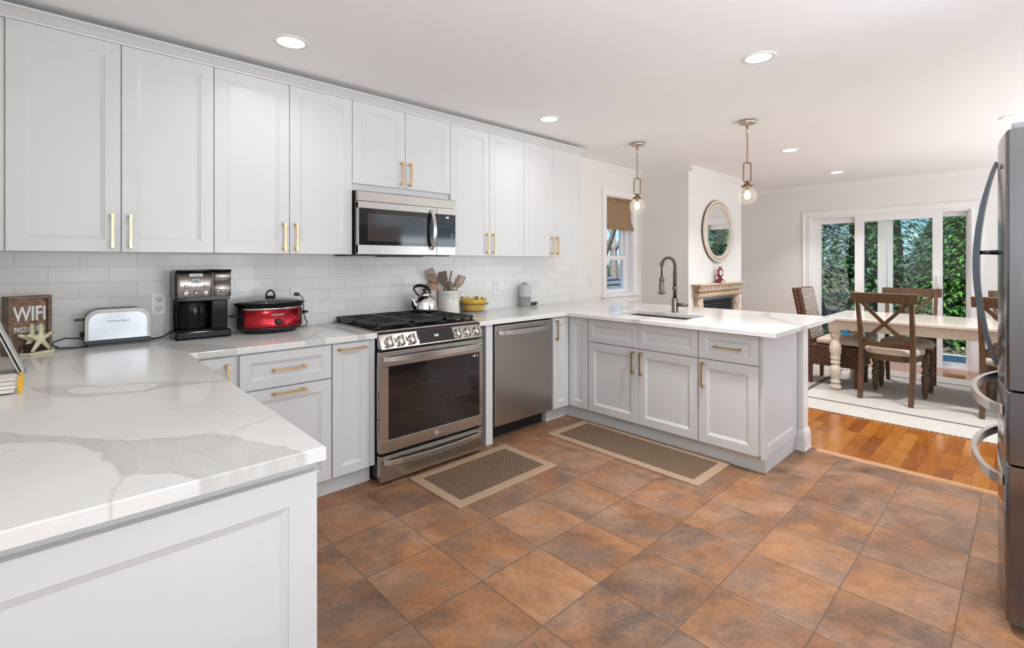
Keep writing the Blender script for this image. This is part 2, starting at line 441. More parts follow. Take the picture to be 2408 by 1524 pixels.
# --- floor tiles
def tile_floor():
    m = bpy.data.materials.new('slate_look_floor_tiles'); m.use_nodes = True
    n, l = nodes(m); b = n['Principled BSDF']
    tc = n.new('ShaderNodeTexCoord'); sep = n.new('ShaderNodeSeparateXYZ'); l.new(tc.outputs['Object'], sep.inputs[0])
    P = 0.3385
    def cell(o, off):
        q = MATH(n, l, 'DIVIDE', MATH(n, l, 'SUBTRACT', o, off), P)
        fl = MATH(n, l, 'FLOOR', q); fr = MATH(n, l, 'SUBTRACT', q, fl)
        d = MATH(n, l, 'MINIMUM', fr, MATH(n, l, 'SUBTRACT', 1.0, fr))
        return fl, d, fr
    cx, dx, fx = cell(sep.outputs[0], 1.425-10*P); cy, dy, fy = cell(sep.outputs[1], -1.393-10*P)
    d = MATH(n, l, 'MULTIPLY', MATH(n, l, 'MINIMUM', dx, dy), P)
    cb = n.new('ShaderNodeCombineXYZ'); l.new(cx, cb.inputs[0]); l.new(cy, cb.inputs[1])
    wn_ = n.new('ShaderNodeTexWhiteNoise'); wn_.noise_dimensions = '3D'; l.new(cb.outputs[0], wn_.inputs['Vector'])
    rnd = wn_.outputs['Value']; rcol = wn_.outputs['Color']
    off = n.new('ShaderNodeVectorMath'); off.operation = 'SCALE'; l.new(rcol, off.inputs[0]); off.inputs['Scale'].default_value = 23.0
    ad = n.new('ShaderNodeVectorMath'); ad.operation = 'ADD'; l.new(tc.outputs['Object'], ad.inputs[0]); l.new(off.outputs[0], ad.inputs[1])
    rot = n.new('ShaderNodeVectorRotate'); rot.rotation_type = 'Z_AXIS'; l.new(ad.outputs[0], rot.inputs['Vector'])
    l.new(MATH(n, l, 'ADD', 0.35, MATH(n, l, 'MULTIPLY', rnd, 0.9)), rot.inputs['Angle'])
    mp = n.new('ShaderNodeMapping'); mp.inputs['Scale'].default_value = (1.0, 1.5, 1.0); l.new(rot.outputs[0], mp.inputs['Vector'])
    v = mp.outputs['Vector']
    big = NOISE(n, l, v, 2.7, 6, 0.62, 0.6)
    mid = NOISE(n, l, v, 9.0, 6, 0.65, 0.3)
    fine = NOISE(n, l, v, 30.0, 7, 0.7, 2.2)
    hue = NOISE(n, l, v, 3.4, 3, 0.5, 0.3)
    t = MATH(n, l, 'ADD', MATH(n, l, 'MULTIPLY', big, 0.62), MATH(n, l, 'MULTIPLY', mid, 0.33))
    t = MATH(n, l, 'ADD', t, MATH(n, l, 'MULTIPLY', MATH(n, l, 'SUBTRACT', fine, 0.5), 0.45))
    t = MATH(n, l, 'ADD', t, MATH(n, l, 'MULTIPLY', MATH(n, l, 'SUBTRACT', rnd, 0.5), 0.10))
    colA = RAMP(n, l, t, [(0.28, (0.12, 0.066, 0.042)), (0.41, (0.215, 0.105, 0.054)), (0.52, (0.33, 0.150, 0.066)), (0.66, (0.45, 0.225, 0.105))])
    colB = RAMP(n, l, t, [(0.28, (0.115, 0.075, 0.057)), (0.41, (0.205, 0.120, 0.080)), (0.52, (0.315, 0.175, 0.105)), (0.66, (0.44, 0.25, 0.145))])
    hm = n.new('ShaderNodeMapRange'); hm.inputs[1].default_value = 0.42; hm.inputs[2].default_value = 0.6; l.new(hue, hm.inputs[0])
    col = MIX(n, l, hm.outputs[0], colA, colB)
    vein = MATH(n, l, 'GREATER_THAN', fine, 0.69)
    col = MIX(n, l, MATH(n, l, 'MULTIPLY', vein, 0.35), col, (0.50, 0.33, 0.22))
    gm = n.new('ShaderNodeMapRange'); gm.inputs[1].default_value = 0.0012; gm.inputs[2].default_value = 0.0024; l.new(d, gm.inputs[0])
    col = MIX(n, l, gm.outputs[0], (0.115, 0.075, 0.05), col)
    l.new(col, b.inputs['Base Color'])
    b.inputs['Roughness'].default_value = 0.42
    b.inputs['Specular IOR Level'].default_value = 0.4
    em = n.new('ShaderNodeMapRange'); em.inputs[1].default_value = 0.0; em.inputs[2].default_value = 0.006; l.new(d, em.inputs[0])
    h = MATH(n, l, 'ADD', MATH(n, l, 'MULTIPLY', em.outputs[0], 0.55), MATH(n, l, 'ADD', MATH(n, l, 'MULTIPLY', fine, 0.30), MATH(n, l, 'MULTIPLY', mid, 0.35)))
    l.new(BUMP(n, l, h, 0.38, 0.006), b.inputs['Normal'])
    return m
M['tile'] = tile_floor()

def plank_floor():
    m = bpy.data.materials.new('glossy_oak_floor'); m.use_nodes = True
    n, l = nodes(m); b = n['Principled BSDF']
    tc = n.new('ShaderNodeTexCoord')
    br = n.new('ShaderNodeTexBrick'); br.offset = 0.37; br.offset_frequency = 3; br.squash = 0.8; br.squash_frequency = 2
    br.inputs['Scale'].default_value = 1.0; br.inputs['Brick Width'].default_value = 0.42; br.inputs['Row Height'].default_value = 0.082
    br.inputs['Mortar Size'].default_value = 0.0009; br.inputs['Color1'].default_value = (0, 0, 0, 1); br.inputs['Color2'].default_value = (1, 1, 1, 1)
    l.new(tc.outputs['Object'], br.inputs['Vector'])
    sp = n.new('ShaderNodeSeparateColor'); l.new(br.outputs['Color'], sp.inputs[0])
    rnd = sp.outputs[0]
    sc = n.new('ShaderNodeVectorMath'); sc.operation = 'SCALE'; l.new(br.outputs['Color'], sc.inputs[0]); sc.inputs['Scale'].default_value = 11.0
    ad = n.new('ShaderNodeVectorMath'); ad.operation = 'ADD'; l.new(tc.outputs['Object'], ad.inputs[0]); l.new(sc.outputs[0], ad.inputs[1])
    mp = n.new('ShaderNodeMapping'); mp.inputs['Scale'].default_value = (1.2, 9.0, 1.0); l.new(ad.outputs[0], mp.inputs['Vector'])
    g = NOISE(n, l, mp.outputs['Vector'], 3.0, 6, 0.6, 1.6)
    t = MATH(n, l, 'ADD', MATH(n, l, 'MULTIPLY', rnd, 0.55), MATH(n, l, 'MULTIPLY', g, 0.5))
    col = RAMP(n, l, t, [(0.15, (0.17, 0.040, 0.005)), (0.45, (0.31, 0.090, 0.011)), (0.7, (0.42, 0.145, 0.020)), (0.95, (0.50, 0.21, 0.042))])
    col = MIX(n, l, br.outputs['Fac'], col, (0.17, 0.05, 0.01))
    l.new(col, b.inputs['Base Color'])
    b.inputs['Roughness'].default_value = 0.22; b.inputs['Coat Weight'].default_value = 0.6; b.inputs['Coat Roughness'].default_value = 0.07
    wv = NOISE(n, l, tc.outputs['Object'], 5.0, 2)
    l.new(BUMP(n, l, MATH(n, l, 'SUBTRACT', MATH(n, l, 'MULTIPLY', wv, 0.6), MATH(n, l, 'MULTIPLY', br.outputs['Fac'], 0.3)), 0.08, 0.01), b.inputs['Normal'])
    return m
M['planks'] = plank_floor()

def splash():
    m = bpy.data.materials.new('marble_subway_tiles'); m.use_nodes = True
    n, l = nodes(m); b = n['Principled BSDF']
    tc = n.new('ShaderNodeTexCoord'); sep = n.new('ShaderNodeSeparateXYZ'); l.new(tc.outputs['Object'], sep.inputs[0])
    cb = n.new('ShaderNodeCombineXYZ')
    l.new(MATH(n, l, 'SUBTRACT', sep.outputs[0], 0.014-0.2303*4), cb.inputs[0]); l.new(MATH(n, l, 'SUBTRACT', sep.outputs[2], 0.8835), cb.inputs[1])
    br = n.new('ShaderNodeTexBrick'); br.offset = 0.5
    br.inputs['Scale'].default_value = 1.0; br.inputs['Brick Width'].default_value = 0.2303; br.inputs['Row Height'].default_value = 0.0797
    br.inputs['Mortar Size'].default_value = 0.0014; br.inputs['Mortar Smooth'].default_value = 0.3
    br.inputs['Color1'].default_value = (0, 0, 0, 1); br.inputs['Color2'].default_value = (1, 1, 1, 1)
    l.new(cb.outputs[0], br.inputs['Vector'])
    sp = n.new('ShaderNodeSeparateColor'); l.new(br.outputs['Color'], sp.inputs[0])
    sc = n.new('ShaderNodeVectorMath'); sc.operation = 'SCALE'; l.new(br.outputs['Color'], sc.inputs[0]); sc.inputs['Scale'].default_value = 17.0
    ad = n.new('ShaderNodeVectorMath'); ad.operation = 'ADD'; l.new(tc.outputs['Object'], ad.inputs[0]); l.new(sc.outputs[0], ad.inputs[1])
    g = NOISE(n, l, ad.outputs[0], 5.0, 6, 0.6, 1.0)
    t = MATH(n, l, 'ADD', MATH(n, l, 'MULTIPLY', sp.outputs[0], 0.5), MATH(n, l, 'MULTIPLY', g, 0.6))
    col = RAMP(n, l, t, [(0.2, (0.77, 0.745, 0.715)), (0.5, (0.815, 0.79, 0.76)), (0.85, (0.85, 0.83, 0.80))])
    col = MIX(n, l, br.outputs['Fac'], col, (0.60, 0.575, 0.54))
    l.new(col, b.inputs['Base Color'])
    b.inputs['Roughness'].default_value = 0.10; b.inputs['Specular IOR Level'].default_value = 0.16
    tilt = MATH(n, l, 'MULTIPLY', MATH(n, l, 'SUBTRACT', 1.0, br.outputs['Fac']), 1.0)
    l.new(BUMP(n, l, tilt, 0.35, 0.002), b.inputs['Normal'])
    return m
M['splash'] = splash()

def quartz():
    m = bpy.data.materials.new('veined_quartz'); m.use_nodes = True
    n, l = nodes(m); b = n['Principled BSDF']
    at = n.new('ShaderNodeAttribute'); at.attribute_name = 'vein'; at.attribute_type = 'GEOMETRY'
    tc = n.new('ShaderNodeTexCoord')
    mp = n.new('ShaderNodeMapping'); mp.inputs['Scale'].default_value = (2.5, 1, 1); mp.inputs['Rotation'].default_value = (0, 0, 0.6); l.new(tc.outputs['Object'], mp.inputs['Vector'])
    g = NOISE(n, l, mp.outputs['Vector'], 14, 7, 0.65, 0.8)
    gr = RAMP(n, l, g, [(0.3, (0.47, 0.455, 0.43)), (0.5, (0.555, 0.535, 0.505)), (0.72, (0.64, 0.62, 0.585))])
    thin = NOISE(n, l, tc.outputs['Object'], 1.7, 4, 0.6, 1.2)
    th = MATH(n, l, 'ABSOLUTE', MATH(n, l, 'SUBTRACT', thin, 0.5))
    tm = n.new('ShaderNodeMapRange'); tm.inputs[1].default_value = 0.0; tm.inputs[2].default_value = 0.02; tm.inputs[3].default_value = 0.16; tm.inputs[4].default_value = 0.0; l.new(th, tm.inputs[0])
    base = MIX(n, l, tm.outputs[0], (0.80, 0.775, 0.745), (0.55, 0.53, 0.50))
    sep = n.new('ShaderNodeSeparateColor'); l.new(at.outputs['Color'], sep.inputs[0])
    col = MIX(n, l, MATH(n, l, 'MULTIPLY', sep.outputs[0], 0.9), base, gr)
    l.new(col, b.inputs['Base Color'])
    b.inputs['Roughness'].default_value = 0.13; b.inputs['Specular IOR Level'].default_value = 0.16
    return m
M['quartz'] = quartz()

def weave_mat(name, a, b_, sx, sy, rough=0.9, strength=0.6):
    """woven look: two crossed wave sets"""
    m = bpy.data.materials.new(name); m.use_nodes = True
    n, l = nodes(m); b = n['Principled BSDF']
    tc = n.new('ShaderNodeTexCoord'); sep = n.new('ShaderNodeSeparateXYZ'); l.new(tc.outputs['Object'], sep.inputs[0])
    x = MATH(n, l, 'MULTIPLY', sep.outputs[0], 2*PI/sx); y = MATH(n, l, 'MULTIPLY', sep.outputs[1], 2*PI/sy)
    s1 = MATH(n, l, 'SINE', x); s2 = MATH(n, l, 'SINE', y)
    w = MATH(n, l, 'MULTIPLY', s1, s2)
    ng = NOISE(n, l, tc.outputs['Object'], 160, 3)
    k = n.new('ShaderNodeMapRange'); k.inputs[1].default_value = -0.35; k.inputs[2].default_value = 0.45
    l.new(MATH(n, l, 'ADD', w, MATH(n, l, 'SUBTRACT', MATH(n, l, 'MULTIPLY', ng, 0.6), 0.3)), k.inputs[0])
    l.new(MIX(n, l, k.outputs[0], a, b_), b.inputs['Base Color'])
    b.inputs['Roughness'].default_value = rough
    l.new(BUMP(n, l, w, strength, 0.003), b.inputs['Normal'])
    return m
M['sisal'] = weave_mat('brown_sisal_weave', (0.05, 0.026, 0.014), (0.285, 0.185, 0.11), 0.020, 0.020)
M['rug'] = weave_mat('grey_beige_rug_weave', (0.36, 0.33, 0.295), (0.66, 0.61, 0.545), 0.016, 0.034)
M['rugdark'] = weave_mat('charcoal_rug_band', (0.09, 0.078, 0.066), (0.16, 0.14, 0.12), 0.016, 0.034)
def bamboo_shade():
    m = bpy.data.materials.new('woven_bamboo'); m.use_nodes = True
    n, l = nodes(m); b = n['Principled BSDF']
    tc = n.new('ShaderNodeTexCoord'); sep = n.new('ShaderNodeSeparateXYZ'); l.new(tc.outputs['Object'], sep.inputs[0])
    ln = MATH(n, l, 'SINE', MATH(n, l, 'MULTIPLY', sep.outputs[2], 2*PI/0.007))
    st = MATH(n, l, 'SINE', MATH(n, l, 'MULTIPLY', sep.outputs[0], 2*PI/0.045))
    mp = n.new('ShaderNodeMapping'); mp.inputs['Scale'].default_value = (2, 2, 60); l.new(tc.outputs['Object'], mp.inputs['Vector'])
    ng = NOISE(n, l, mp.outputs['Vector'], 4, 4)
    col = RAMP(n, l, ng, [(0.3, (0.20, 0.115, 0.052)), (0.55, (0.34, 0.215, 0.105)), (0.75, (0.48, 0.33, 0.18))])
    sm = n.new('ShaderNodeMapRange'); sm.inputs[1].default_value = 0.93; sm.inputs[2].default_value = 0.98; l.new(st, sm.inputs[0])
    col = MIX(n, l, MATH(n, l, 'MULTIPLY', sm.outputs[0], 0.8), col, (0.68, 0.55, 0.38))
    l.new(col, b.inputs['Base Color']); b.inputs['Roughness'].default_value = 0.7
    l.new(BUMP(n, l, ln, 0.5, 0.003), b.inputs['Normal'])
    return m
M['shade'] = bamboo_shade()

# ================================================================== SETTING
XL, XF, YR, CZ = -0.06, 8.08, -5.2, 2.398
WX = 4.0                                    # line where the tiles stop and the oak begins
struct('floor', MB().box(XL, WX, YR, 0.0, -0.05, 0.0), M['tile'])
struct('floor_dining', MB().box(WX, XF, YR, 0.0, -0.05, 0.0), M['planks'])
struct('trim_1', MB().prism([(WX-0.018, YR, 0.0), (WX+0.028, YR, 0.0), (WX+0.024, YR, 0.007), (WX-0.010, YR, 0.007)], (0, -YR-2.26, 0)), M['threshold'])
struct('ceiling', MB().box(XL, XF, YR, 0.0, CZ, CZ+0.05), M['ceil'])
mb = MB(); mb.box(XL-0.12, XL, YR, -4.9, 0, CZ+0.05); mb.box(XL-0.12, XL, -3.5, 0.12, 0, CZ+0.05); mb.box(XL-0.12, XL, -4.9, -3.5, 0, 0.6); mb.box(XL-0.12, XL, -4.9, -3.5, 2.1, CZ+0.05)
struct('wall_left', mb, M['wall'])
mb = MB()
for y0, y1, z0, z1 in ((-4.9, -4.84, .6, 2.1), (-3.56, -3.5, .6, 2.1), (-4.84, -3.56, .6, .66), (-4.84, -3.56, 2.04, 2.1), (-4.84, -3.56, 1.32, 1.38)): mb.box(XL-0.09, XL-0.03, y0, y1, z0, z1)
struct('window_5', mb, M['trim'])  # unseen window added to admit fill light from the left
# back wall with the window opening
wx0, wx1, wz0, wz1 = 4.672, 5.215, 0.93, 2.062
mb = MB()
mb.box(XL-0.12, wx0, 0, 0.14, 0, CZ+0.05); mb.box(wx1, XF+0.14, 0, 0.14, 0, CZ+0.05)
mb.box(wx0, wx1, 0, 0.14, 0, wz0); mb.box(wx0, wx1, 0, 0.14, wz1, CZ+0.05)
struct('wall_back', mb, M['wall'])
struct('wall_chimney', MB().box(5.415, 6.90, -0.61, 0.0, 0, CZ), M['wall'])
# far wall with the patio door opening
dy0, dy1, dz1 = -2.80, -1.115, 1.935
mb = MB()
mb.box(XF, XF+0.14, dy1, 0.14, 0, CZ+0.05); mb.box(XF, XF+0.14, YR-0.12, dy0, 0, CZ+0.05); mb.box(XF, XF+0.14, dy0, dy1, dz1, CZ+0.05)
struct('wall_far', mb, M['wall'])
# rear wall behind the camera: one inferred window opening, two added for fill light
mb = MB()
ops = [(0.36, 1.08, 0.62, 2.15), (1.35, 2.45, 0.3, 2.15), (3.7, 7.6, 0.3, 2.15)]
e = XL-0.12
for a, b_, zl, zh in ops + [(XF+0.14, None, 0, 0)]:
    mb.box(e, a, YR-0.12, YR, 0, CZ+0.05)
    if b_ is None: break
    mb.box(a, b_, YR-0.12, YR, 0, zl); mb.box(a, b_, YR-0.12, YR, zh, CZ+0.05)
    e = b_
struct('wall_rear', mb, M['wall'])
for i, (a, b_, zl, zh) in enumerate(ops):
    mb = MB(); nb = max(2, int((b_-a)/0.7)); zm = (zl+zh)/2
    for k in range(nb+1): mb.box(a+(b_-a-.05)*k/nb, a+(b_-a-.05)*k/nb+.05, YR-0.09, YR-0.03, zl, zh)
    for z0, z1 in ((zl, zl+.06), (zh-.06, zh), (zm-.03, zm+.03)): mb.box(a, b_, YR-0.088, YR-0.032, z0, z1)
    struct('window_%d' % (i+2), mb, M['trim'])  # the two wider windows are added light openings out of view
# short wall the fridge stands against
struct('wall_fridge', MB().box(2.56, 3.53, -4.12, -4.02, 0, CZ), M['wall'])
# low wall carrying the bar side of the peninsula
struct('wall_peninsula', MB().box(3.915, 4.025, -2.20, 0.0, 0, 0.858), M['trim'])
mb = MB()
for off, z0, z1 in ((0.014, 0, 0.10), (0.018, 0.0, 0.012)):
    mb.box(3.915-off, 4.025+off, -2.20-off, 0.0, z0, z1)
prof = [(0.014, 0.10), (0.010, 0.118), (0.011, 0.124), (0.004, 0.142), (0.0, 0.142), (0.0, 0.10)]
ring = lambda o, z: [(3.915-o, 0, z), (3.915-o, -2.20-o, z), (4.025+o, -2.20-o, z), (4.025+o, 0, z)]
rr = [[mb.v(p) for p in ring(o, z)] for o, z in prof[:5]]
for a, b_ in zip(rr[:-1], rr[1:]):
    for i in range(3): mb.f([a[i], a[i+1], b_[i+1], b_[i]])
struct('baseboard_peninsula', mb, M['trim'])

def crown(name, p0, p1, inward, m=None, size=0.062):
    """cornice running from p0 to p1 under the ceiling; inward = unit vector into the room"""
    iv = Vector((*inward, 0)); s_ = size
    pr = [(0, -s_), (0.006, -s_), (0.010, -s_*0.86), (0.020, -s_*0.72), (0.030, -s_*0.45), (0.046, -s_*0.22), (0.052, -s_*0.2), (0.056, -0.0), (0, 0)]
    pts0 = [Vector((*p0, CZ)) + iv*a + Vector((0, 0, b_)) for a, b_ in pr]
    return MB().prism(pts0, Vector((*p1, CZ))-Vector((*p0, CZ)))
mb = crown('', (3.84, 0), (5.4148, 0), (0, -1))
struct('trim_2', mb, M['trim'])
struct('trim_3', crown('', (5.415, -0.001), (5.415, -0.666), (-1, 0)), M['trim'])
struct('trim_4', crown('', (5.415, -0.61), (6.956, -0.61), (0, -1)), M['trim'])
struct('trim_5', crown('', (6.90, -0.555), (6.90, -0.001), (1, 0)), M['trim'])
struct('trim_6', crown('', (6.901, 0), (XF-0.001, 0), (0, -1)), M['trim'])
struct('trim_7', crown('', (XF, 0), (XF, YR), (-1, 0)), M['trim'])
mb = MB()
mb.box(4.03, 5.40, -0.014, 0, 0, 0.12, 0.003); mb.box(5.401, 5.4145, -0.61, 0, 0, 0.12, 0.003); mb.box(6.9005, 6.914, -0.61, 0, 0, 0.12, 0.003); mb.box(6.92, XF-0.02, -0.014, 0, 0, 0.12, 0.003)
struct('baseboard_back', mb, M['trim'])
mb = MB(); mb.box(XF-0.014, XF, -1.01, 0, 0, 0.12, 0.003); mb.box(XF-0.014, XF, YR, -2.895, 0, 0.12, 0.003)
struct('baseboard_far', mb, M['trim'])

# tiled splash on the back wall
struct('wall_backsplash', MB().box(XL, 4.155, -0.009, -0.0005, 0.889, 1.362), M['splash'])

# ------------------------------------------------------------------ window over the bar
w = tag(bpy.data.objects.new('window_1', None), None, None, kind='structure'); C.objects.link(w)
mb = MB()
def mitre(mb, corners, dirs, nrm_, prof):
    rows = [[mb.v(Vector(c)+Vector(d_)*a+Vector(nrm_)*t_) for a, t_ in prof] for c, d_ in zip(corners, dirs)]
    n = len(prof)
    for a, b_ in zip(rows[:-1], rows[1:]):
        for k in range(n): mb.f([a[k], a[(k+1) % n], b_[(k+1) % n], b_[k]])
    mb.f(rows[0]); mb.f(list(reversed(rows[-1])))
cpr = [(0.0, 0.0005), (0.0, 0.014), (0.012, 0.018), (0.055, 0.018), (0.062, 0.023), (0.074, 0.023), (0.078, 0.0005)]
mitre(mb, [(4.680, 0, 0.931), (4.680, 0, 2.062), (5.213, 0, 2.062), (5.213, 0, 0.931)], [(-1, 0, 0), (-1, 0, 1), (1, 0, 1), (1, 0, 0)], (0, -1, 0), cpr)
mb.box(4.585, 5.31, -0.045, -0.0005, 0.905, 0.93, 0.004); mb.box(4.615, 5.285, -0.016, -0.0005, 0.83, 0.9045, 0.003)
mb.build('window_casing', M['trim'], w)
mb = MB()
for x0, x1 in ((wx0, wx0+0.012), (wx1-0.012, wx1)): mb.box(x0, x1, 0.0, 0.139, wz0+0.0125, wz1-0.0125)
mb.box(wx0, wx1, 0.0, 0.139, wz0, wz0+0.012); mb.box(wx0, wx1, 0.0, 0.139, wz1-0.012, wz1)
for x0, x1 in ((wx0+0.0125, wx0+0.03), (wx1-0.055, wx1-0.0125)): mb.box(x0, x1, 0.055, 0.135, wz0+0.0125, wz1-0.0125)
mb.build('window_frame', M['trim'], w)
def sash(name, y, z0, z1, st=0.045):
    a, b_ = wx0+0.03, wx1-0.055
    mb = MB()
    for x0, x1, p, q in ((a, a+st*0.5, z0, z1), (b_-st, b_, z0, z1), (a+st*0.5+.0003, b_-st-.0003, z0, z0+st), (a+st*0.5+.0003, b_-st-.0003, z1-st, z1)):
        mb.box(x0, x1, y, y+0.032, p, q, 0.003)
    s = mb.build(name, M['trim'], w)
    MB().box(a+st*0.5, b_-st, y+0.012, y+0.02, z0+st, z1-st).build('glass', M['glass'], s)
sash('upper_sash', 0.095, 1.335, wz1-0.012)
sash('lower_sash', 0.060, wz0+0.012, 1.375)

# ------------------------------------------------------------------ patio door
d = tag(bpy.data.objects.new('door_1', None), None, None, kind='structure'); C.objects.link(d)
mb = MB()
cas = 0.095
dpr = [(0.0, 0.0005), (0.0, 0.020), (0.018, 0.022), (0.026, 0.016), (0.070, 0.016), (0.078, 0.024), (0.092, 0.026), (0.097, 0.0005)]
mitre(mb, [(XF, dy1, 0), (XF, dy1, dz1), (XF, dy0, dz1), (XF, dy0, 0)], [(0, 1, 0), (0, 1, 1), (0, -1, 1), (0, -1, 0)], (-1, 0, 0), dpr)
mb.build('door_casing', M['trim'], d)
mb = MB()
mb.box(XF, XF+0.14, dy1-0.02, dy1, 0.0221, dz1-0.0201); mb.box(XF, XF+0.14, dy0, dy0+0.02, 0.0221, dz1-0.0201); mb.box(XF, XF+0.14, dy0, dy1, dz1-0.02, dz1)
mb.box(XF-0.005, XF+0.16, dy0, dy1, 0.0, 0.022)
mb.build('door_frame', M['trim'], d)
def slider(name, x, ya, yb, zt, st_l, st_r, glass, top=0.075, bot=0.12):
    mb = MB()
    mb.box(x, x+0.04, yb-st_l, yb, 0.022, zt, 0.003); mb.box(x, x+0.04, ya, ya+st_r, 0.022, zt, 0.003)
    mb.box(x+0.001, x+0.039, ya+st_r, yb-st_l, zt-top, zt, 0.003); mb.box(x+0.001, x+0.039, ya+st_r, yb-st_l, 0.022, 0.022+bot, 0.003)
    p = mb.build(name, M['trim'], d)
    MB().box(x+0.014, x+0.024, ya+st_r, yb-st_l, 0.022+bot, zt-top).build('glass', glass, p)
    return p
# fixed leaf on the left, sliding leaf in front of it pushed to the left, and the outer leaf with its own frame
slider('fixed_panel', XF+0.055, -1.98, -1.135, 1.915, 0.10, 0.09, M['glass'])
p = slider('sliding_panel', XF+0.005, -2.545, -1.645, 1.925, 0.105, 0.095, M['glass'])
mb = MB(); mb.box(XF-0.012, XF+0.004, -2.528, -2.490, 0.97, 1.13, 0.006)
mb.tube([(XF-0.01, -2.508, 0.985), (XF-0.045, -2.508, 1.0), (XF-0.045, -2.508, 1.10), (XF-0.01, -2.508, 1.115)], 0.008, 8)
mb.build('door_handle', M['whitepl'], p)
slider('outer_panel', XF+0.098, -2.80+0.02, -1.945, 1.915, 0.10, 0.03, M['glassgreen'], top=0.05, bot=0.05)

# ================================================================== CABINETS
DF_U, DF_L, XP = -0.334, -0.638, 3.277       # door faces: wall units, base units, peninsula
def my(yf): return lambda a, z, dd: (a, yf+dd, z)
def mx_(xf): return lambda a, z, dd: (xf+dd, a, z)
def pull(parent, p0, p1, out):
    """bar pull between two points on the door face; out = unit vector away from the door"""
    p0, p1, out = Vector(p0), Vector(p1), Vector(out); t = (p1-p0).normalized()
    mb = MB()
    for p, sg in ((p0, 1), (p1, -1)):
        q = p + t*sg*0.008
        mb.bar([q, q+out*0.034], 0.0115, 0.016, up=t)
    n = 8
    pts = [p0 + (p1-p0)*(i/n) + out*(0.030 + 0.0035*math.sin(PI*i/n)*0) for i in range(n+1)]
    hs = [0.0115 - 0.0035*math.sin(PI*i/n) for i in range(n+1)]
    mb.bar(pts, hs, 0.0085, up=out)
    return mb.build('handle', M['gold'], parent)
def door(root, mp, a0, a1, z0, z1, name='door', **k):
    g = 0.0016
    return MB().panel(mp, a0+g, a1-g, z0, z1, **k).build(name, M['cab'], root)

UZ0, UZ1, UT = 1.352, 2.328, 2.362
W = 0.381
ulabels = ['white two-door wall cabinet at the left end, above the toaster',
           'white two-door wall cabinet left of the microwave, above the red slow cooker',
           'short white two-door cabinet over the microwave',
           'white two-door wall cabinet just right of the microwave',
           'white two-door wall cabinet at the far right end of the row']
for k, lab in enumerate(ulabels):
    x0, x1 = 2*k*W, 2*(k+1)*W
    zb = 1.805 if k == 2 else UZ0
    t = thing('wall_cabinet', lab, 'cabinet', ((x0+x1)/2, -0.16, zb), group='white wall cabinets')
    cb = 1.762 if k == 2 else UZ0+0.002
    mb = MB(); mb.box(x0+0.0005, x1-0.0005, -0.312, -0.010, cb, UT-0.003)
    mb.build('carcass', M['cab'], t)
    for i in range(2):
        a = x0+i*W
        dr = door(t, my(DF_U), a, a+W, zb, UZ1)
        hx = a+W-0.033 if i == 0 else a+0.033
        h0 = zb+0.018
        pull(dr, (hx, DF_U, h0), (hx, DF_U, h0+0.158), (0, -1, 0))
# scribe strip at the left wall and the cornice over the run
tag(MB().box(-0.0595, -0.001, -0.314, -0.010, UZ0, UT-0.003, 0.001).build('cabinet_scribe', M['wall'], None), 'cream filler strip between the left wall and the first wall cabinet', 'filler')
pr = [(-0.312, 2.329), (-0.338, 2.329), (-0.340, 2.336), (-0.352, 2.342), (-0.366, 2.352), (-0.384, 2.360), (-0.398, 2.361), (-0.402, 2.369), (-0.312, 2.369)]
mb = MB().prism([(-0.058, y, z) for y, z in pr], (3.872, 0, 0))
struct('trim_8', mb, M['cab'])

# ---- worktops (single slabs with painted-in veins carried by the mesh)
POLY = {
 'A': [(0.004,-1.438),(0.054,-1.527),(0.101,-1.62),(0.167,-1.701),(0.225,-1.775),(0.298,-1.836),(0.382,-1.885),(0.439,-1.91),(0.459,-1.961),(0.466,-1.99),(0.51,-2.09),(0.549,-2.154),(0.55,-2.20),(0.37,-2.20),(0.317,-2.103),(0.275,-2.063),(0.253,-2.058),(0.249,-2.02),(0.24,-1.955),(0.226,-1.89),(0.201,-1.823),(0.188,-1.786),(0.146,-1.729),(0.061,-1.652),(0.017,-1.597),(-0.06,-1.53),(-0.06,-1.36)],
 'B': [(0.097,-0.997),(0.191,-1.04),(0.285,-1.138),(0.394,-1.184),(0.481,-1.244),(0.546,-1.301),(0.63,-1.351),(0.63,-1.364),(0.54,-1.328),(0.47,-1.312),(0.407,-1.298),(0.365,-1.323),(0.294,-1.318),(0.228,-1.285),(0.153,-1.207),(0.123,-1.133),(0.102,-1.059)],
 'C': [(0.487,-0.151),(0.535,-0.217),(0.682,-0.37),(0.762,-0.513),(0.80,-0.60),(0.80,-0.68),(0.64,-0.68),(0.581,-0.513),(0.528,-0.371)],
 'D': [(1.385,-0.047),(1.453,-0.051),(1.464,-0.29),(1.45,-0.556),(1.46,-0.70),(1.41,-0.70),(1.415,-0.401),(1.378,-0.236)],
 'E': [(1.10,-0.62),(1.30,-0.34),(1.34,-0.30),(1.24,-0.50),(1.22,-0.70),(1.14,-0.70)],
 'F': [(3.20,-1.28),(3.30,-1.30),(3.42,-1.25),(3.83,-1.12),(3.83,-1.20),(3.40,-1.33),(3.20,-1.36)],
 'G': [(3.80,-0.78),(4.1,-0.70),(4.4,-0.52),(4.47,-0.50),(4.47,-0.58),(4.1,-0.78),(3.82,-0.86)],
 'H': [(3.62,-2.30),(3.78,-2.12),(4.1,-1.86),(4.47,-1.76),(4.47,-1.80),(4.1,-1.92),(3.84,-2.16),(3.76,-2.30)],
 'I': [(2.36,-0.30),(2.62,-0.42),(2.9,-0.5),(3.2,-0.52),(3.2,-0.55),(2.9,-0.545),(2.6,-0.47),(2.36,-0.37)],
}
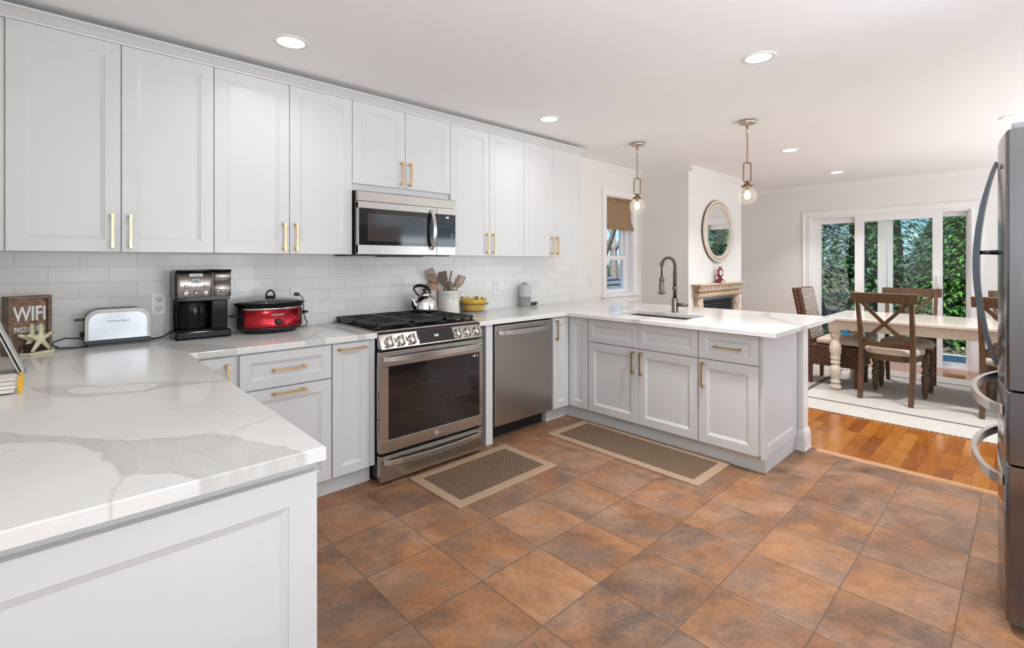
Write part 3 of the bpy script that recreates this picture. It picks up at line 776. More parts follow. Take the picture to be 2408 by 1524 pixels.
HOLE = {'B': [(0.177,-1.135),(0.202,-1.102),(0.284,-1.161),(0.371,-1.184),(0.413,-1.218),(0.402,-1.266),(0.359,-1.293),(0.297,-1.281),(0.219,-1.224),(0.181,-1.174)]}
CRACKS = [[(0.253,-2.053),(0.248,-2.071),(0.242,-2.114),(0.229,-2.20)], [(0.466,-1.93),(0.60,-1.86)], [(0.63,-1.35),(0.9,-0.9)], [(0.10,-0.30),(0.20,-0.62),(0.22,-0.80)], [(3.21,-1.86),(3.5,-1.80),(4.45,-1.4)], [(3.2,-0.95),(3.44,-1.0)]]
rng = np.random.RandomState(5)
GR = rng.rand(64, 64)
def vnoise(x, y):
    xi = np.floor(x).astype(int); yi = np.floor(y).astype(int); fx = x-xi; fy = y-yi
    fx = fx*fx*(3-2*fx); fy = fy*fy*(3-2*fy)
    g = lambda a, b_: GR[a % 64, b_ % 64]
    return (g(xi, yi)*(1-fx)+g(xi+1, yi)*fx)*(1-fy)+(g(xi, yi+1)*(1-fx)+g(xi+1, yi+1)*fx)*fy
def fbm(x, y): return sum(vnoise(x*2**k+7*k, y*2**k+3*k)/2**k for k in range(4))/1.875-0.5
def inpoly(px, py, poly):
    r = np.zeros(px.shape, bool); j = len(poly)-1
    for i in range(len(poly)):
        (xi, yi), (xj, yj) = poly[i], poly[j]
        cnd = ((yi > py) != (yj > py)) & (px < (xj-xi)*(py-yi)/((yj-yi) if yj != yi else 1e-12)+xi)
        r ^= cnd; j = i
    return r
def segdist(px, py, pl, closed=False):
    d = np.full(px.shape, 9.0); n = len(pl)
    for i in range(n if closed else n-1):
        (ax, ay), (bx, by) = pl[i], pl[(i+1) % n]
        t = np.clip(((px-ax)*(bx-ax)+(py-ay)*(by-ay))/max(1e-12, (bx-ax)**2+(by-ay)**2), 0, 1)
        d = np.minimum(d, np.hypot(px-ax-t*(bx-ax), py-ay-t*(by-ay)))
    return d
def veins(P):
    x, y = P[:, 0], P[:, 1]
    wx = x+0.022*fbm(x*26+3, y*26)+0.03*fbm(x*7, y*7+9); wy = y+0.022*fbm(x*26+31, y*26+5)+0.03*fbm(x*7+17, y*7)
    val = np.zeros(len(x))
    for k, poly in POLY.items():
        sd = np.where(inpoly(wx, wy, poly), 1, -1)*segdist(wx, wy, poly, True)
        if k in HOLE: sd = np.minimum(sd, np.where(inpoly(wx, wy, HOLE[k]), -1, 1)*segdist(wx, wy, HOLE[k], True))
        body = np.clip(sd/0.005+0.5, 0, 1)*(0.70+0.28*np.exp(-np.abs(sd)/0.006))
        val = np.maximum(val, body)
    for c in CRACKS:
        val = np.maximum(val, 0.85*np.exp(-(segdist(wx, wy, c)/0.0022)**2))
    return np.clip(val, 0, 1)
def lines(a, b_, step, extra=()):
    e = 0.0035
    n = max(2, int(round((b_-a)/step)))
    L = [a+(b_-a)*i/n for i in range(n+1)]
    keep = sorted(set([a, b_]) | set(extra))
    L = [q for q in L if all(abs(q-k) > step*0.55 for k in keep)]
    for k in keep: L += [k] + [k+s for s in (-e, e) if a < k+s < b_]
    return sorted(set(round(q, 5) for q in L))
def slab(name, xs, ys, inside, z0, z1, m):
    nx, ny = len(xs)-1, len(ys)-1
    cell = [[inside((xs[i]+xs[i+1])/2, (ys[j]+ys[j+1])/2) for j in range(ny)] for i in range(nx)]
    cin = lambda i, j: 0 <= i < nx and 0 <= j < ny and cell[i][j]
    V, F, T, Bt = [], [], {}, {}
    def edge(i, j):
        return not (cin(i-1, j-1) and cin(i-1, j) and cin(i, j-1) and cin(i, j))
    def tv(i, j):
        if (i, j) not in T:
            T[i, j] = len(V); V.append((xs[i], ys[j], z1-(0.0032 if edge(i, j) else 0)))
        return T[i, j]
    def bv(i, j):
        if (i, j) not in Bt:
            Bt[i, j] = len(V); V.append((xs[i], ys[j], z0))
        return Bt[i, j]
    for i in range(nx):
        for j in range(ny):
            if not cell[i][j]: continue
            F.append((tv(i, j), tv(i+1, j), tv(i+1, j+1), tv(i, j+1)))
            F.append((bv(i, j+1), bv(i+1, j+1), bv(i+1, j), bv(i, j)))
            if not cin(i-1, j): F.append((tv(i, j), tv(i, j+1), bv(i, j+1), bv(i, j)))
            if not cin(i+1, j): F.append((tv(i+1, j+1), tv(i+1, j), bv(i+1, j), bv(i+1, j+1)))
            if not cin(i, j-1): F.append((tv(i+1, j), tv(i, j), bv(i, j), bv(i+1, j)))
            if not cin(i, j+1): F.append((tv(i, j+1), tv(i+1, j+1), bv(i+1, j+1), bv(i, j+1)))
    me = bpy.data.meshes.new(name); me.from_pydata(V, [], F); me.update()
    P = np.array(V); val = veins(P)
    at = me.color_attributes.new('vein', 'FLOAT_COLOR', 'POINT')
    col = np.ones((len(V), 4), np.float32); col[:, 0] = col[:, 1] = col[:, 2] = val
    at.data.foreach_set('color', col.ravel())
    return link(name, me, m)
CT0, CT1 = 0.859, 0.889
LX, LY, LFY = 0.598, -2.178, -0.657
xs = sorted(set(lines(XL+0.0005, 0.66, 0.0046, (LX,)) + lines(0.66, 1.526, 0.009))); ys = sorted(set(lines(LY, -1.25, 0.0042) + lines(-1.25, -0.0095, 0.0085, (LFY,))))
tag(slab('worktop', xs, ys, lambda x, y: x < LX or y > LFY, CT0, CT1, M['quartz']), 'white grey-veined quartz worktop turning the left corner, with the toaster and coffee maker', 'worktop')
PX0, PX1, PY = 3.217, 4.455, -2.258
SK = (3.452, 3.815, -1.575, -0.950)
xs = lines(2.300, PX1, 0.013, (PX0, SK[0], SK[1])); ys = lines(PY, -0.0095, 0.013, (LFY, SK[2], SK[3]))
tag(slab('worktop', xs, ys, lambda x, y: (x > PX0 or y > LFY) and not (SK[0] < x < SK[1] and SK[2] < y < SK[3]), CT0, CT1, M['quartz']), 'white quartz peninsula worktop with the sink and tall faucet', 'worktop')

# ---- base units on the back wall
BZ0, BZ1, DZ = 0.112, 0.847, 0.664
CY = -0.616
def toe(mb, x0, x1): mb.box(x0, x1, -0.565, -0.03, 0.0, BZ0+0.002)
# corner unit
t = thing('base_cabinet', 'white corner base cabinet mostly hidden behind the left worktop, one vertical gold pull', 'cabinet', (0.69, -0.3, 0))
mb = MB(); mb.box(0.578, 0.801, CY, -0.011, BZ0, CT0-0.001); toe(mb, 0.578, 0.801); mb.build('carcass', M['cab'], t)
dr = door(t, my(DF_L), 0.60, 0.783, BZ0, BZ1, stile=0.05)
pull(dr, (0.752, DF_L, 0.655), (0.752, DF_L, 0.815), (0, -1, 0))
# drawer unit
t = thing('drawer_cabinet', 'white base cabinet with two drawer fronts and horizontal gold pulls', 'cabinet', (1.03, -0.3, 0))
mb = MB(); mb.box(0.802, 1.2645, CY, -0.011, BZ0, CT0-0.001); toe(mb, 0.802, 1.2645); mb.build('carcass', M['cab'], t)
dr = door(t, my(DF_L), 0.806, 1.262, DZ+0.004, BZ1, 'drawer', stile=0.045)
pull(dr, (0.957, DF_L, 0.757), (1.117, DF_L, 0.757), (0, -1, 0))
dr = door(t, my(DF_L), 0.806, 1.262, BZ0, DZ-0.003, 'drawer')
pull(dr, (0.957, DF_L, 0.637), (1.117, DF_L, 0.637), (0, -1, 0))
# pull-out unit
t = thing('pullout_cabinet', 'narrow white pull-out base cabinet left of the range, gold pull at its top', 'cabinet', (1.39, -0.3, 0))
mb = MB(); mb.box(1.265, 1.524, CY, -0.011, BZ0, CT0-0.001); toe(mb, 1.265, 1.524); mb.box(1.492, 1.524, CY-0.014, CY, BZ0, CT0-0.001); mb.build('carcass', M['cab'], t)
dr = door(t, my(DF_L), 1.266, 1.488, BZ0, BZ1, stile=0.05)
pull(dr, (1.297, DF_L, 0.818), (1.460, DF_L, 0.818), (0, -1, 0))
# left run ending toward the camera
t = thing('end_cabinet', 'white base cabinet run under the left worktop, framed end panel in front', 'cabinet', (0.26, -1.4, 0))
mb = MB(); mb.box(XL+0.001, 0.560, -2.128, -0.012, 0.10, CT0-0.001); mb.box(XL+0.001, 0.49, -2.10, -0.012, 0.0, 0.10); mb.box(0.5605, 0.577, -2.128, -0.66, BZ0, BZ1)
mb.build('carcass', M['cab'], t)
MB().panel(my(-2.152), XL+0.001, 0.588, 0.0, 0.829, th=0.0235, stile=0.062, slope=0.016, deep=0.008).build('end_panel', M['cab'], t)
# filler between range and dishwasher
tag(MB().box(2.377, 2.440, -0.632, -0.02, 0.0, CT0-0.001, 0.001).build('cabinet_filler', M['cab'], None), 'narrow white upright panel between the range and the dishwasher', 'panel')
# corner unit with folding door
t = thing('corner_cabinet', 'white inner-corner base cabinet with a folding two-leaf door beside the dishwasher', 'cabinet', (3.5, -0.4, 0))
mb = MB(); mb.box(3.070, 3.895, CY+0.002, -0.011, BZ0, CT0-0.001); mb.box(3.299, 3.895, -0.832, CY+0.002, BZ0, CT0-0.001)
mb.box(3.075, 3.895, -0.565, -0.03, 0, BZ0); mb.box(3.355, 3.895, -0.832, -0.565, 0, BZ0); mb.build('carcass', M['cab'], t)
dr = door(t, my(DF_L), 3.082, 3.2755, BZ0, BZ1, stile=0.052)
pull(dr, (3.109, DF_L, 0.672), (3.109, DF_L, 0.832), (0, -1, 0))
door(t, mx_(XP), -0.829, -0.640, BZ0, BZ1, stile=0.052)
# ---- peninsula
t = thing('sink_cabinet', 'wide white sink base with two false fronts over two doors', 'cabinet', (3.6, -1.29, 0))
mb = MB(); mb.box(3.299, 3.42, -1.754, -0.834, BZ0, CT0-0.001); mb.box(3.86, 3.895, -1.754, -0.834, BZ0, CT0-0.001)
mb.box(3.42, 3.86, -0.87, -0.834, BZ0, CT0-0.001); mb.box(3.42, 3.86, -1.754, -1.66, BZ0, CT0-0.001); mb.box(3.299, 3.895, -1.754, -0.834, BZ0, BZ0+0.05); mb.box(3.355, 3.895, -1.754, -0.834, 0, BZ0)
mb.build('carcass', M['cab'], t)
for a0, a1, hy in ((-1.296, -0.839, -1.262), (-1.753, -1.296, -1.330)):
    door(t, mx_(XP), a0, a1, DZ+0.004, BZ1, 'false_front', stile=0.045)
    dr = door(t, mx_(XP), a0, a1, BZ0, DZ-0.003)
    pull(dr, (XP, hy, 0.478), (XP, hy, 0.643), (-1, 0, 0))
t = thing('end_drawer_cabinet', 'white peninsula end cabinet with a drawer over one door and a framed side', 'cabinet', (3.6, -1.95, 0))
mb = MB(); mb.box(3.299, 3.895, -2.148, -1.755, BZ0, CT0-0.001); mb.box(3.355, 3.895, -2.135, -1.755, 0, BZ0); mb.build('carcass', M['cab'], t)
dr = door(t, mx_(XP), -2.137, -1.757, DZ+0.004, BZ1, 'drawer', stile=0.045)
pull(dr, (XP, -2.035, 0.757), (XP, -1.868, 0.757), (-1, 0, 0))
dr = door(t, mx_(XP), -2.137, -1.757, BZ0, DZ-0.003)
pull(dr, (XP, -1.792, 0.478), (XP, -1.792, 0.643), (-1, 0, 0))
MB().panel(my(-2.166), 3.287, 3.897, 0.098, 0.856, th=0.0175, stile=0.066, slope=0.016, deep=0.008).build('end_panel', M['cab'], t)
MB().box(3.336, 3.354, -2.155, -0.566, 0, BZ0-0.001).build('toe_board', M['cab'], t)
MB().box(3.3545, 3.899, -2.155, -2.136, 0, BZ0-0.016).build('toe_board', M['cab'], t)

# ---- sink and faucet
t = thing('sink', 'stainless undermount sink set in the peninsula worktop', 'sink', (3.63, -1.26, 0.64))
mb = MB(); a0, a1, b0, b1 = SK[0]-0.006, SK[1]+0.006, SK[2]-0.006, SK[3]+0.006
def rect(x0, x1, y0, y1, z, r=0.012):
    o = []
    for cx_, cy_, s0 in ((x1-r, y1-r, 0), (x0+r, y1-r, 1), (x0+r, y0+r, 2), (x1-r, y0+r, 3)):
        o += [mb.v((cx_+r*math.cos((s0+k/3)*PI/2), cy_+r*math.sin((s0+k/3)*PI/2), z)) for k in range(4)]
    return o
rs = [rect(a0-.015, a1+.015, b0-.015, b1+.015, 0.655), rect(a0-.015, a1+.015, b0-.015, b1+.015, 0.8585), rect(a0, a1, b0, b1, 0.8585), rect(a0, a1, b0, b1, 0.69), rect(a0+.012, a1-.012, b0+.012, b1-.012, 0.672, 0.02)]
for a, b_ in zip(rs[:-1], rs[1:]):
    for i in range(16): mb.f([a[i], a[(i+1) % 16], b_[(i+1) % 16], b_[i]])
mb.f(rs[-1]); mb.f(list(reversed(rs[0])))
mb.build('basin', M['steel'], t)
MB().lathe([(0.0, 0.674), (0.035, 0.674), (0.045, 0.676), (0.048, 0.6725)], (3.66, -1.26, 0), 20).build('drain', M['chrome'], t)
fx, fy = 3.888, -1.262
t = thing('faucet', 'tall bronze-nickel spring faucet with pull-down spray head behind the sink', 'faucet', (fx, fy, CT1))
MB().lathe([(0.030, 0.889), (0.030, 0.895), (0.026, 0.899), (0.025, 1.005), (0.020, 1.008)], (fx, fy, 0), 24).build('base', M['gun'], t)
mb = MB(); mb.lathe([(0.016, 1.005), (0.016, 1.225), (0.0185, 1.226), (0.0185, 1.232), (0.0, 1.232)], (fx, fy, 0), 20)
mb.lathe([(0.0195, 1.075), (0.0215, 1.08), (0.0215, 1.098), (0.0195, 1.103)], (fx, fy, 0), 20); mb.build('post', M['gun'], t)
hd = Vector((-0.062, 0.085, 0)); hx, hy = fx+hd.x, fy+hd.y
dv = hd.normalized(); L_ = hd.length
arc = []
for i in range(25):
    a = PI*(1-i/24*0.93)
    k = L_/2 - L_/2*-math.cos(a) if False else L_/2*(1+math.cos(a))
    arc.append(Vector((fx, fy, 0))+dv*k+Vector((0, 0, 1.272+0.066*math.sin(a))))
path = [Vector((fx, fy, 1.225)), Vector((fx, fy, 1.25))]+arc
MB().tube(path+[Vector((hx, hy, 1.245)), Vector((hx, hy, 1.175))], 0.0065, 10).build('hose', M['rubber'], t)
# coil spring round the arch
mb = MB(); pts = []; acc = [0.0]
for a, b_ in zip(path[:-1], path[1:]): acc.append(acc[-1]+(b_-a).length)
nT = 19
for q in range(nT*10+1):
    s_ = acc[-1]*q/(nT*10); i = max(k for k in range(len(acc)) if acc[k] <= s_+1e-9); i = min(i, len(path)-2)
    f = (s_-acc[i])/max(1e-9, acc[i+1]-acc[i]); p = path[i].lerp(path[i+1], f); tt = (path[i+1]-path[i]).normalized()
    n1 = dv.cross(Vector((0, 0, 1))); n2 = tt.cross(n1).normalized(); th = 2*PI*q/10
    pts.append(p+n1*(0.0145*math.cos(th))+n2*(0.0145*math.sin(th)))
mb.tube(pts, 0.0023, 5); mb.build('spring', M['gun'], t)
MB().lathe([(0.012, 1.178), (0.012, 1.245), (0.0, 1.245)], (hx, hy, 0), 16).build('hose_sleeve', M['gun'], t) if False else None
e_ = arc[-1]; MB().tube([e_+Vector((0, 0, 0.012)), e_-Vector((0, 0, 0.018))], 0.0185, 16).build('spring_collar', M['gun'], t)
mb = MB(); mb.lathe([(0.010, 1.19), (0.0125, 1.178), (0.019, 1.17), (0.019, 1.075), (0.0175, 1.06), (0.031, 1.057), (0.033, 1.05), (0.031, 1.042), (0.018, 1.041), (0.016, 1.034), (0, 1.034)], (hx, hy, 0), 20)
mb.box(hx-0.026, hx-0.015, hy-0.006, hy+0.012, 1.075, 1.125, 0.003)
mb.build('spray_head', M['gun'], t)
mb = MB(); mb.bar([(fx, fy, 1.088), (hx, hy, 1.152)], 0.007, 0.007); mb.lathe([(0.0205, 1.145), (0.0225, 1.15), (0.0225, 1.162), (0.0205, 1.165)], (hx, hy, 0), 20); mb.build('holder_arm', M['gun'], t)
mb = MB(); mb.tube([(fx, fy, 0.953), (fx, fy-0.105, 0.953)], 0.0155, 18); mb.tube([(fx, fy-0.088, 0.953), (fx, fy-0.092, 0.953)], 0.0165, 18); mb.build('lever', M['gun'], t)

# ================================================================== APPLIANCES
# ---- microwave
MX0, MX1, MYF, MZ0, MZ1 = 1.530, 2.281, -0.402, 1.352, 1.757
t = thing('microwave', 'stainless over-the-range microwave with black window and curved handle', 'microwave', (1.9, -0.2, MZ0))
mb = MB(); mb.box(MX0+0.002, MX1-0.002, -0.372, -0.012, MZ0+0.006, MZ1); mb.build('body', M['blackpl'], t)
mb = MB()
zb = 1.689
pts = [(MX0, -0.372, MZ1), (MX0, -0.392, MZ1-0.002), (MX0, MYF, MZ1-0.010), (MX0, MYF, zb+0.001), (MX0, -0.372, zb+0.001)]
mb.prism(pts, (MX1-MX0, 0, 0)); mb.build('vent_panel', M['steel'], t)
SX = 2.118
mb = MB()
mb.box(MX0, SX-0.0015, MYF, -0.372, 1.643, zb-0.0015, 0.002); mb.box(MX0, SX-0.0015, MYF, -0.372, MZ0, 1.413, 0.002); mb.box(MX0, MX0+0.006, MYF+0.002, -0.372, MZ0+0.01, zb-0.01)
dr = mb.build('door', M['steel'], t)
MB().box(MX0+0.0062, SX-0.0015, MYF+0.001, -0.374, 1.4132, 1.6428).build('door_glass', M['blackgl'], dr)
MB().box(1.594, 2.036, MYF+0.0003, MYF+0.0009, 1.437, 1.612).build('window', mat('smoked_window', (0.055, 0.048, 0.044), 0.07, spec=0.7, coat=0.4, var=(4, 0.05)), dr)
pts = []
for i in range(17):
    a = i/16; z = 1.387+a*(1.668-1.387); pts.append((2.072+0.0*a, MYF-0.004-0.040*math.sin(PI*a)**0.8, z))
MB().bar(pts, 0.026, [0.006+0.006*math.sin(PI*i/16) for i in range(17)], up=(0, -1, 0)).build('handle', M['satin'], dr)
mb = MB(); mb.box(SX+0.0015, MX1, -0.392, -0.372, MZ0, zb-0.0015); mb.box(SX+0.0015, MX1, MYF, -0.3915, 1.643, zb-0.0015, 0.002); mb.box(SX+0.0015, MX1, MYF, -0.3915, MZ0, 1.413, 0.002)
cp = mb.build('control_panel', M['steel'], t)
MB().box(SX+0.0015, MX1, MYF+0.001, -0.3925, 1.4132, 1.6428).build('keypad', M['blackgl'], cp)
text('clock_digits', '1:30', 0.017, M['digit'], cp, (2.208, MYF+0.0006, 1.622), sx=0.9)
for r_ in range(4):
    for c_ in range(3):
        text('key_lettering', ('123', '456', '789', '*0#')[r_][c_] if r_ < 3 else ('', '0', '')[c_] or '.', 0.009, M['printdim'], cp, (2.150+0.025*c_, MYF+0.0006, 1.520-0.017*r_))
mb = MB()
for z in (1.585, 1.570, 1.553, 1.440, 1.425):
    for x in (2.148, 2.180, 2.212, 2.250): mb.box(x-0.009, x+0.009, MYF+0.0004, MYF+0.0009, z, z+0.0022)
for z in (1.500, 1.488, 1.476, 1.462): mb.box(2.238, 2.262, MYF+0.0004, MYF+0.0009, z, z+0.006)
mb.build('key_lettering', M['printdim'], cp)
mb = MB(); mb.lathe([(0.0085, -0.0006), (0.0085, 0.0)], (1.588, MYF, 1.378), 20, 'y'); mb.build('logo_disc', M['print'], dr)
text('logo_letters', 'LG', 0.017, M['print'], dr, (1.613, MYF-0.0002, 1.378))
mb = MB(); mb.box(MX0+0.01, MX1-0.03, -0.37, -0.03, MZ0-0.008, MZ0+0.004); mb.box(MX0+0.22, MX0+0.50, -0.36, -0.20, MZ0-0.014, MZ0-0.008)
mb.build('underside_grille', M['blackpl'], t)
mb = MB()
for i in range(12): mb.box(MX0+0.05+0.012*i, MX0+0.056+0.012*i, -0.30, -0.10, MZ0-0.0095, MZ0-0.0075)
for i in range(12): mb.box(MX0+0.53+0.012*i, MX0+0.536+0.012*i, -0.30, -0.10, MZ0-0.0095, MZ0-0.0075)
mb.build('filter', M['satin'], t)

# ---- range
RX0, RX1 = 1.528, 2.290
YD = -0.700
t = thing('range', 'stainless slide-in gas range with black oven glass and six knobs', 'stove', (1.91, -0.35, 0))
mb = MB(); mb.box(RX0+0.006, 2.2985-0.004, -0.655, -0.02, 0.03, 0.884)
for x in (RX0+0.05, RX1-0.05):
    for y in (-0.60, -0.06): mb.lathe([(0.018, 0.0), (0.018, 0.03)], (x, y, 0), 12)
mb.build('body', M['blackpl'], t)
# cooktop
mb = MB(); mb.box(RX0, 2.2985, -0.640, -0.0105, 0.8845, 0.897, 0.003); mb.build('cooktop_trim', M['steel'], t)
mb = MB(); mb.box(RX0+0.012, RX1-0.004, -0.622, -0.03, 0.8972, 0.9025, 0.002); mb.build('cooktop', M['blackgloss'], t)
mb = MB()
for x, y, r_ in ((1.665, -0.46, 0.045), (1.665, -0.18, 0.036), (1.91, -0.32, 0.05), (2.155, -0.46, 0.05), (2.155, -0.18, 0.036)):
    mb.lathe([(r_*1.15, 0.9026), (r_*1.15, 0.908), (r_, 0.910), (r_, 0.918), (r_*0.85, 0.921), (0, 0.921)], (x, y, 0), 20)
mb.build('burner_caps', M['iron'], t)
# grates: three cast sections
for gx0, gx1 in ((1.548, 1.786), (1.792, 2.028), (2.034, 2.276)):
    mb = MB(); zt, zl = 0.934, 0.921
    for x in (gx0, gx1-0.014): mb.bar([(x+0.007, -0.612, zt-0.008), (x+0.007, -0.045, zt-0.008)], 0.014, 0.016)
    for y in (-0.605, -0.325, -0.052): mb.bar([(gx0, y, zt-0.008), (gx1, y, zt-0.008)], 0.014, 0.016)
    mb.bar([((gx0+gx1)/2, -0.60, zt-0.007), ((gx0+gx1)/2, -0.055, zt-0.007)], 0.010, 0.014)
    for y in (-0.535, -0.465, -0.395, -0.255, -0.185, -0.115):
        for s_, xa in ((1, gx0+0.01), (-1, gx1-0.01)):
            mb.bar([(xa, y, zt-0.010), (xa+s_*0.03, y, zt-0.004), (xa+s_*0.080, y, zt-0.004)], 0.010, 0.013)
    for x in (gx0+0.008, gx1-0.008):
        for y in (-0.60, -0.33, -0.06): mb.box(x-0.008, x+0.008, y-0.008, y+0.008, 0.9025, zt-0.010)
    mb.build('grate', M['iron'], t)
# control panel, sloping
def pan(z):  # y of the panel face at height z
    return -0.652 - (0.884-z)*0.55
mb = MB(); za, zb = 0.795, 0.8835
prof = [(-0.63, zb), (pan(zb)+0.004, zb), (pan(zb), zb-0.004), (pan(za), za), (-0.65, za)]
mb.prism([(RX0+0.004, y, z) for y, z in prof], (RX1-RX0-0.008, 0, 0))
cp = mb.build('control_panel', M['steel'], t)
nrm = Vector((0, -1, 0.55)).normalized()*1.0
nrm = Vector((0, -0.8762, 0.4819))
ux = Vector((1, 0, 0)); uz = ux.cross(-nrm).normalized(); uz = uz if uz.z > 0 else -uz
def onpan(x, z, o=0.0): return Vector((x, pan(z), z)) + nrm*o
def pm(x, z, o): # frame on the sloping face, local x right, y up the slope, z outwards
    p = onpan(x, z, o)
    return Matrix(((ux.x, uz.x, nrm.x, p.x), (ux.y, uz.y, nrm.y, p.y), (ux.z, uz.z, nrm.z, p.z), (0, 0, 0, 1)))
MB(pm(1.924, 0.8375, 0)).box(-0.133, 0.133, -0.042, 0.042, -0.002, 0.0015).build('display', M['blackgl'], cp)
root_off = Matrix.Translation(-Vector(t.location))
text('clock_digits', '1:31', 0.021, M['digit'], cp, (0, 0, 0), M=root_off @ pm(1.924, 0.8375, 0.0016))
mb = MB()
for i, x in enumerate((1.58, 1.602, 1.66, 1.735, 1.757, 2.10, 2.18, 2.26)):
    mb2 = MB(pm(x, 0.877, 0.0002)); mb2.box(-0.006, -0.001, -0.003, 0.002, 0, 0.0003); mb2.box(0.002, 0.006, -0.003, 0.002, 0, 0.0003)
    q = mb2.build('burner_mark', M['dkprint'], cp)
for x in (1.596, 1.672, 1.749, 2.096, 2.174, 2.252):
    mb = MB(pm(x, 0.832, 0))
    mb.lathe([(0.032, 0.0), (0.032, 0.004), (0.0285, 0.006), (0.0275, 0.022), (0.025, 0.026), (0, 0.026)], (0, 0, 0), 28)
    kn = mb.build('knob', M['chrome'], cp)
    mb = MB(pm(x, 0.832, 0)); mb.box(-0.0065, 0.0065, -0.0265, 0.0265, 0.024, 0.042, 0.003); mb.box(-0.026, 0.026, -0.0265, -0.018, 0.0265, 0.0285)
    mb.build('knob_grip', M['steel'], kn)
# oven door
mb = MB(); z0, z1 = 0.190, 0.778
gx0, gx1, gz0, gz1 = 1.574, 2.262, 0.262, 0.690
x0, x1 = RX0-0.006, RX1
mb.box(x0, x1, YD, -0.657, gz1, z1, 0.003); mb.box(x0, x1, YD, -0.657, z0, gz0, 0.003)
mb.box(x0, gx0, YD, -0.657, gz0, gz1); mb.box(gx1, x1, YD, -0.657, gz0, gz1)
dr = mb.build('oven_door', M['steel'], t)
MB().box(gx0, gx1, YD+0.0015, -0.66, gz0, gz1).build('oven_glass', M['blackgl'], dr)
mb = MB()
for z in (0.40, 0.55): mb.box(gx0+0.09, gx1-0.09, YD+0.0011, YD+0.0014, z, z+0.0025)
mb.build('rack_lines', mat('faint_rack', (0.045, 0.042, 0.04), 0.3, var=(8, 0.05)), dr)
def bow(x0, x1, y, z, out, h, th, n=20, dip=0.0):
    pts = [(x0+(x1-x0)*i/n, y-0.012-out*math.sin(PI*i/n)**0.6 if 0 < i < n else y-0.004, z-dip*math.sin(PI*i/n)) for i in range(n+1)]
    return MB().bar(pts, [th]*(n+1), [h*(0.75+0.25*math.sin(PI*i/n)) for i in range(n+1)], up=(0, 0, 1))
bow(RX0+0.012, RX1-0.012, YD, 0.738, 0.034, 0.030, 0.014).build('door_handle', M['satin'], dr)
text('door_marks', 'i \u25cf \u25a1', 0.02, M['print'], dr, (2.225, YD-0.0002, 0.670), depth=0.0004)
mb = MB(); mb.tube([(1.913+0.0135*math.cos(a*PI/12), YD-0.0006, 0.227+0.0135*math.sin(a*PI/12)) for a in range(3, 25)], 0.0012, 5); mb.box(1.9065, 1.9085, YD-0.0012, YD-0.0002, 0.222, 0.234); mb.box(1.9125, 1.9265, YD-0.0012, YD-0.0002, 0.2265, 0.2285)
mb.build('logo_ring', M['print'], dr)
text('logo_letters', 'LG', 0.022, M['printdim'], dr, (1.953, YD-0.0002, 0.227))
mb = MB()
for z in (0.30, 0.32, 0.34, 0.36, 0.38, 0.5, 0.52, 0.54): mb.box(x0-0.0002, x0+0.001, -0.69, -0.672, z, z+0.008)
mb.build('side_vent', M['slot'], dr)
dw = MB().box(x0+0.002, x1, YD, -0.657, 0.022, 0.172, 0.003).build('drawer', M['steel'], t)
bow(RX0+0.014, RX1-0.014, YD, 0.136, 0.022, 0.030, 0.014, dip=0.012).build('drawer_handle', M['satin'], dw)

# ---- dishwasher
DX0, DX1 = 2.4545, 3.066
t = thing('dishwasher', 'stainless dishwasher with a single curved bar handle', 'dishwasher', (2.76, -0.3, 0))
mb = MB(); mb.box(2.4425, 3.069, -0.60, -0.03, 0.10, 0.852); mb.box(2.46, 3.06, -0.53, -0.03, 0.0, 0.10); mb.build('body', M['blackpl'], t)
dr = MB().box(DX0, DX1, -0.640, -0.601, 0.115, 0.843, 0.004).build('door', M['steelv'], t)
MB().box(DX0+0.001, DX1-0.001, -0.632, -0.602, 0.8435, 0.850).build('control_edge', M['blackgloss'], dr)
n = 20
pts = [(2.487+(3.020-2.487)*i/n, -0.640-(0.004 if i in (0, n) else 0.014+0.026*math.sin(PI*i/n)**0.7), 0.792-0.004*math.sin(PI*i/n)) for i in range(n+1)]
MB().bar(pts, 0.013, [0.026+0.008*math.sin(PI*i/n) for i in range(n+1)], up=(0, 0, 1)).build('handle', M['satin'], dr)

# ---- refrigerator, front facing the cabinet wall
FX0, FX1 = 2.590, 3.495
t = thing('refrigerator', 'tall stainless french-door refrigerator with two lower drawers', 'fridge', (3.04, -3.6, 0))
def bulge(x, amt=0.034):
    u = (x-FX0)/(FX1-FX0)*2-1
    return amt*(1-u*u)
def leaf(name, xa, xb, z0, z1, m, parent, n=14, yb=-3.268, r=0.010):
    mb = MB(); cols = []
    xs_ = [xa, xa+0.002, xa+0.007] + [xa+(xb-xa)*i/n for i in range(1, n)] + [xb-0.007, xb-0.002, xb]
    for x in xs_:
        e = min(x-xa, xb-x); rd = 0.008 if (x-xa < 0.01 and xa == FX0) or (xb-x < 0.01 and xb == FX1) else 0.004
        k = max(0.0, 1-e/0.0075); yf = -3.212+bulge(x)-rd*k*k
        cols.append([mb.v((x, yb, z0)), mb.v((x, yf-0.004, z0)), mb.v((x, yf, z0+0.005)), mb.v((x, yf, z1-0.006)), mb.v((x, yf-0.005, z1)), mb.v((x, yb, z1))])
    for a, b_ in zip(cols[:-1], cols[1:]):
        for k in range(6): mb.f([a[k], a[(k+1) % 6], b_[(k+1) % 6], b_[k]], True)
    mb.f(cols[0]); mb.f(list(reversed(cols[-1])))
    o = mb.build(name, m, parent)
    return o
mb = MB(); mb.box(FX0+0.004, FX1-0.004, -3.98, -3.300, 0.06, 1.755); mb.box(FX0+0.03, FX1-0.03, -3.95, -3.33, 0.0, 0.06); mb.build('cabinet', M['greypl'], t)
mb = MB(); mb.box(FX0+0.02, FX1-0.02, -3.2995, -3.2685, 0.05, 1.74); mb.build('gasket', M['gasket'], t)
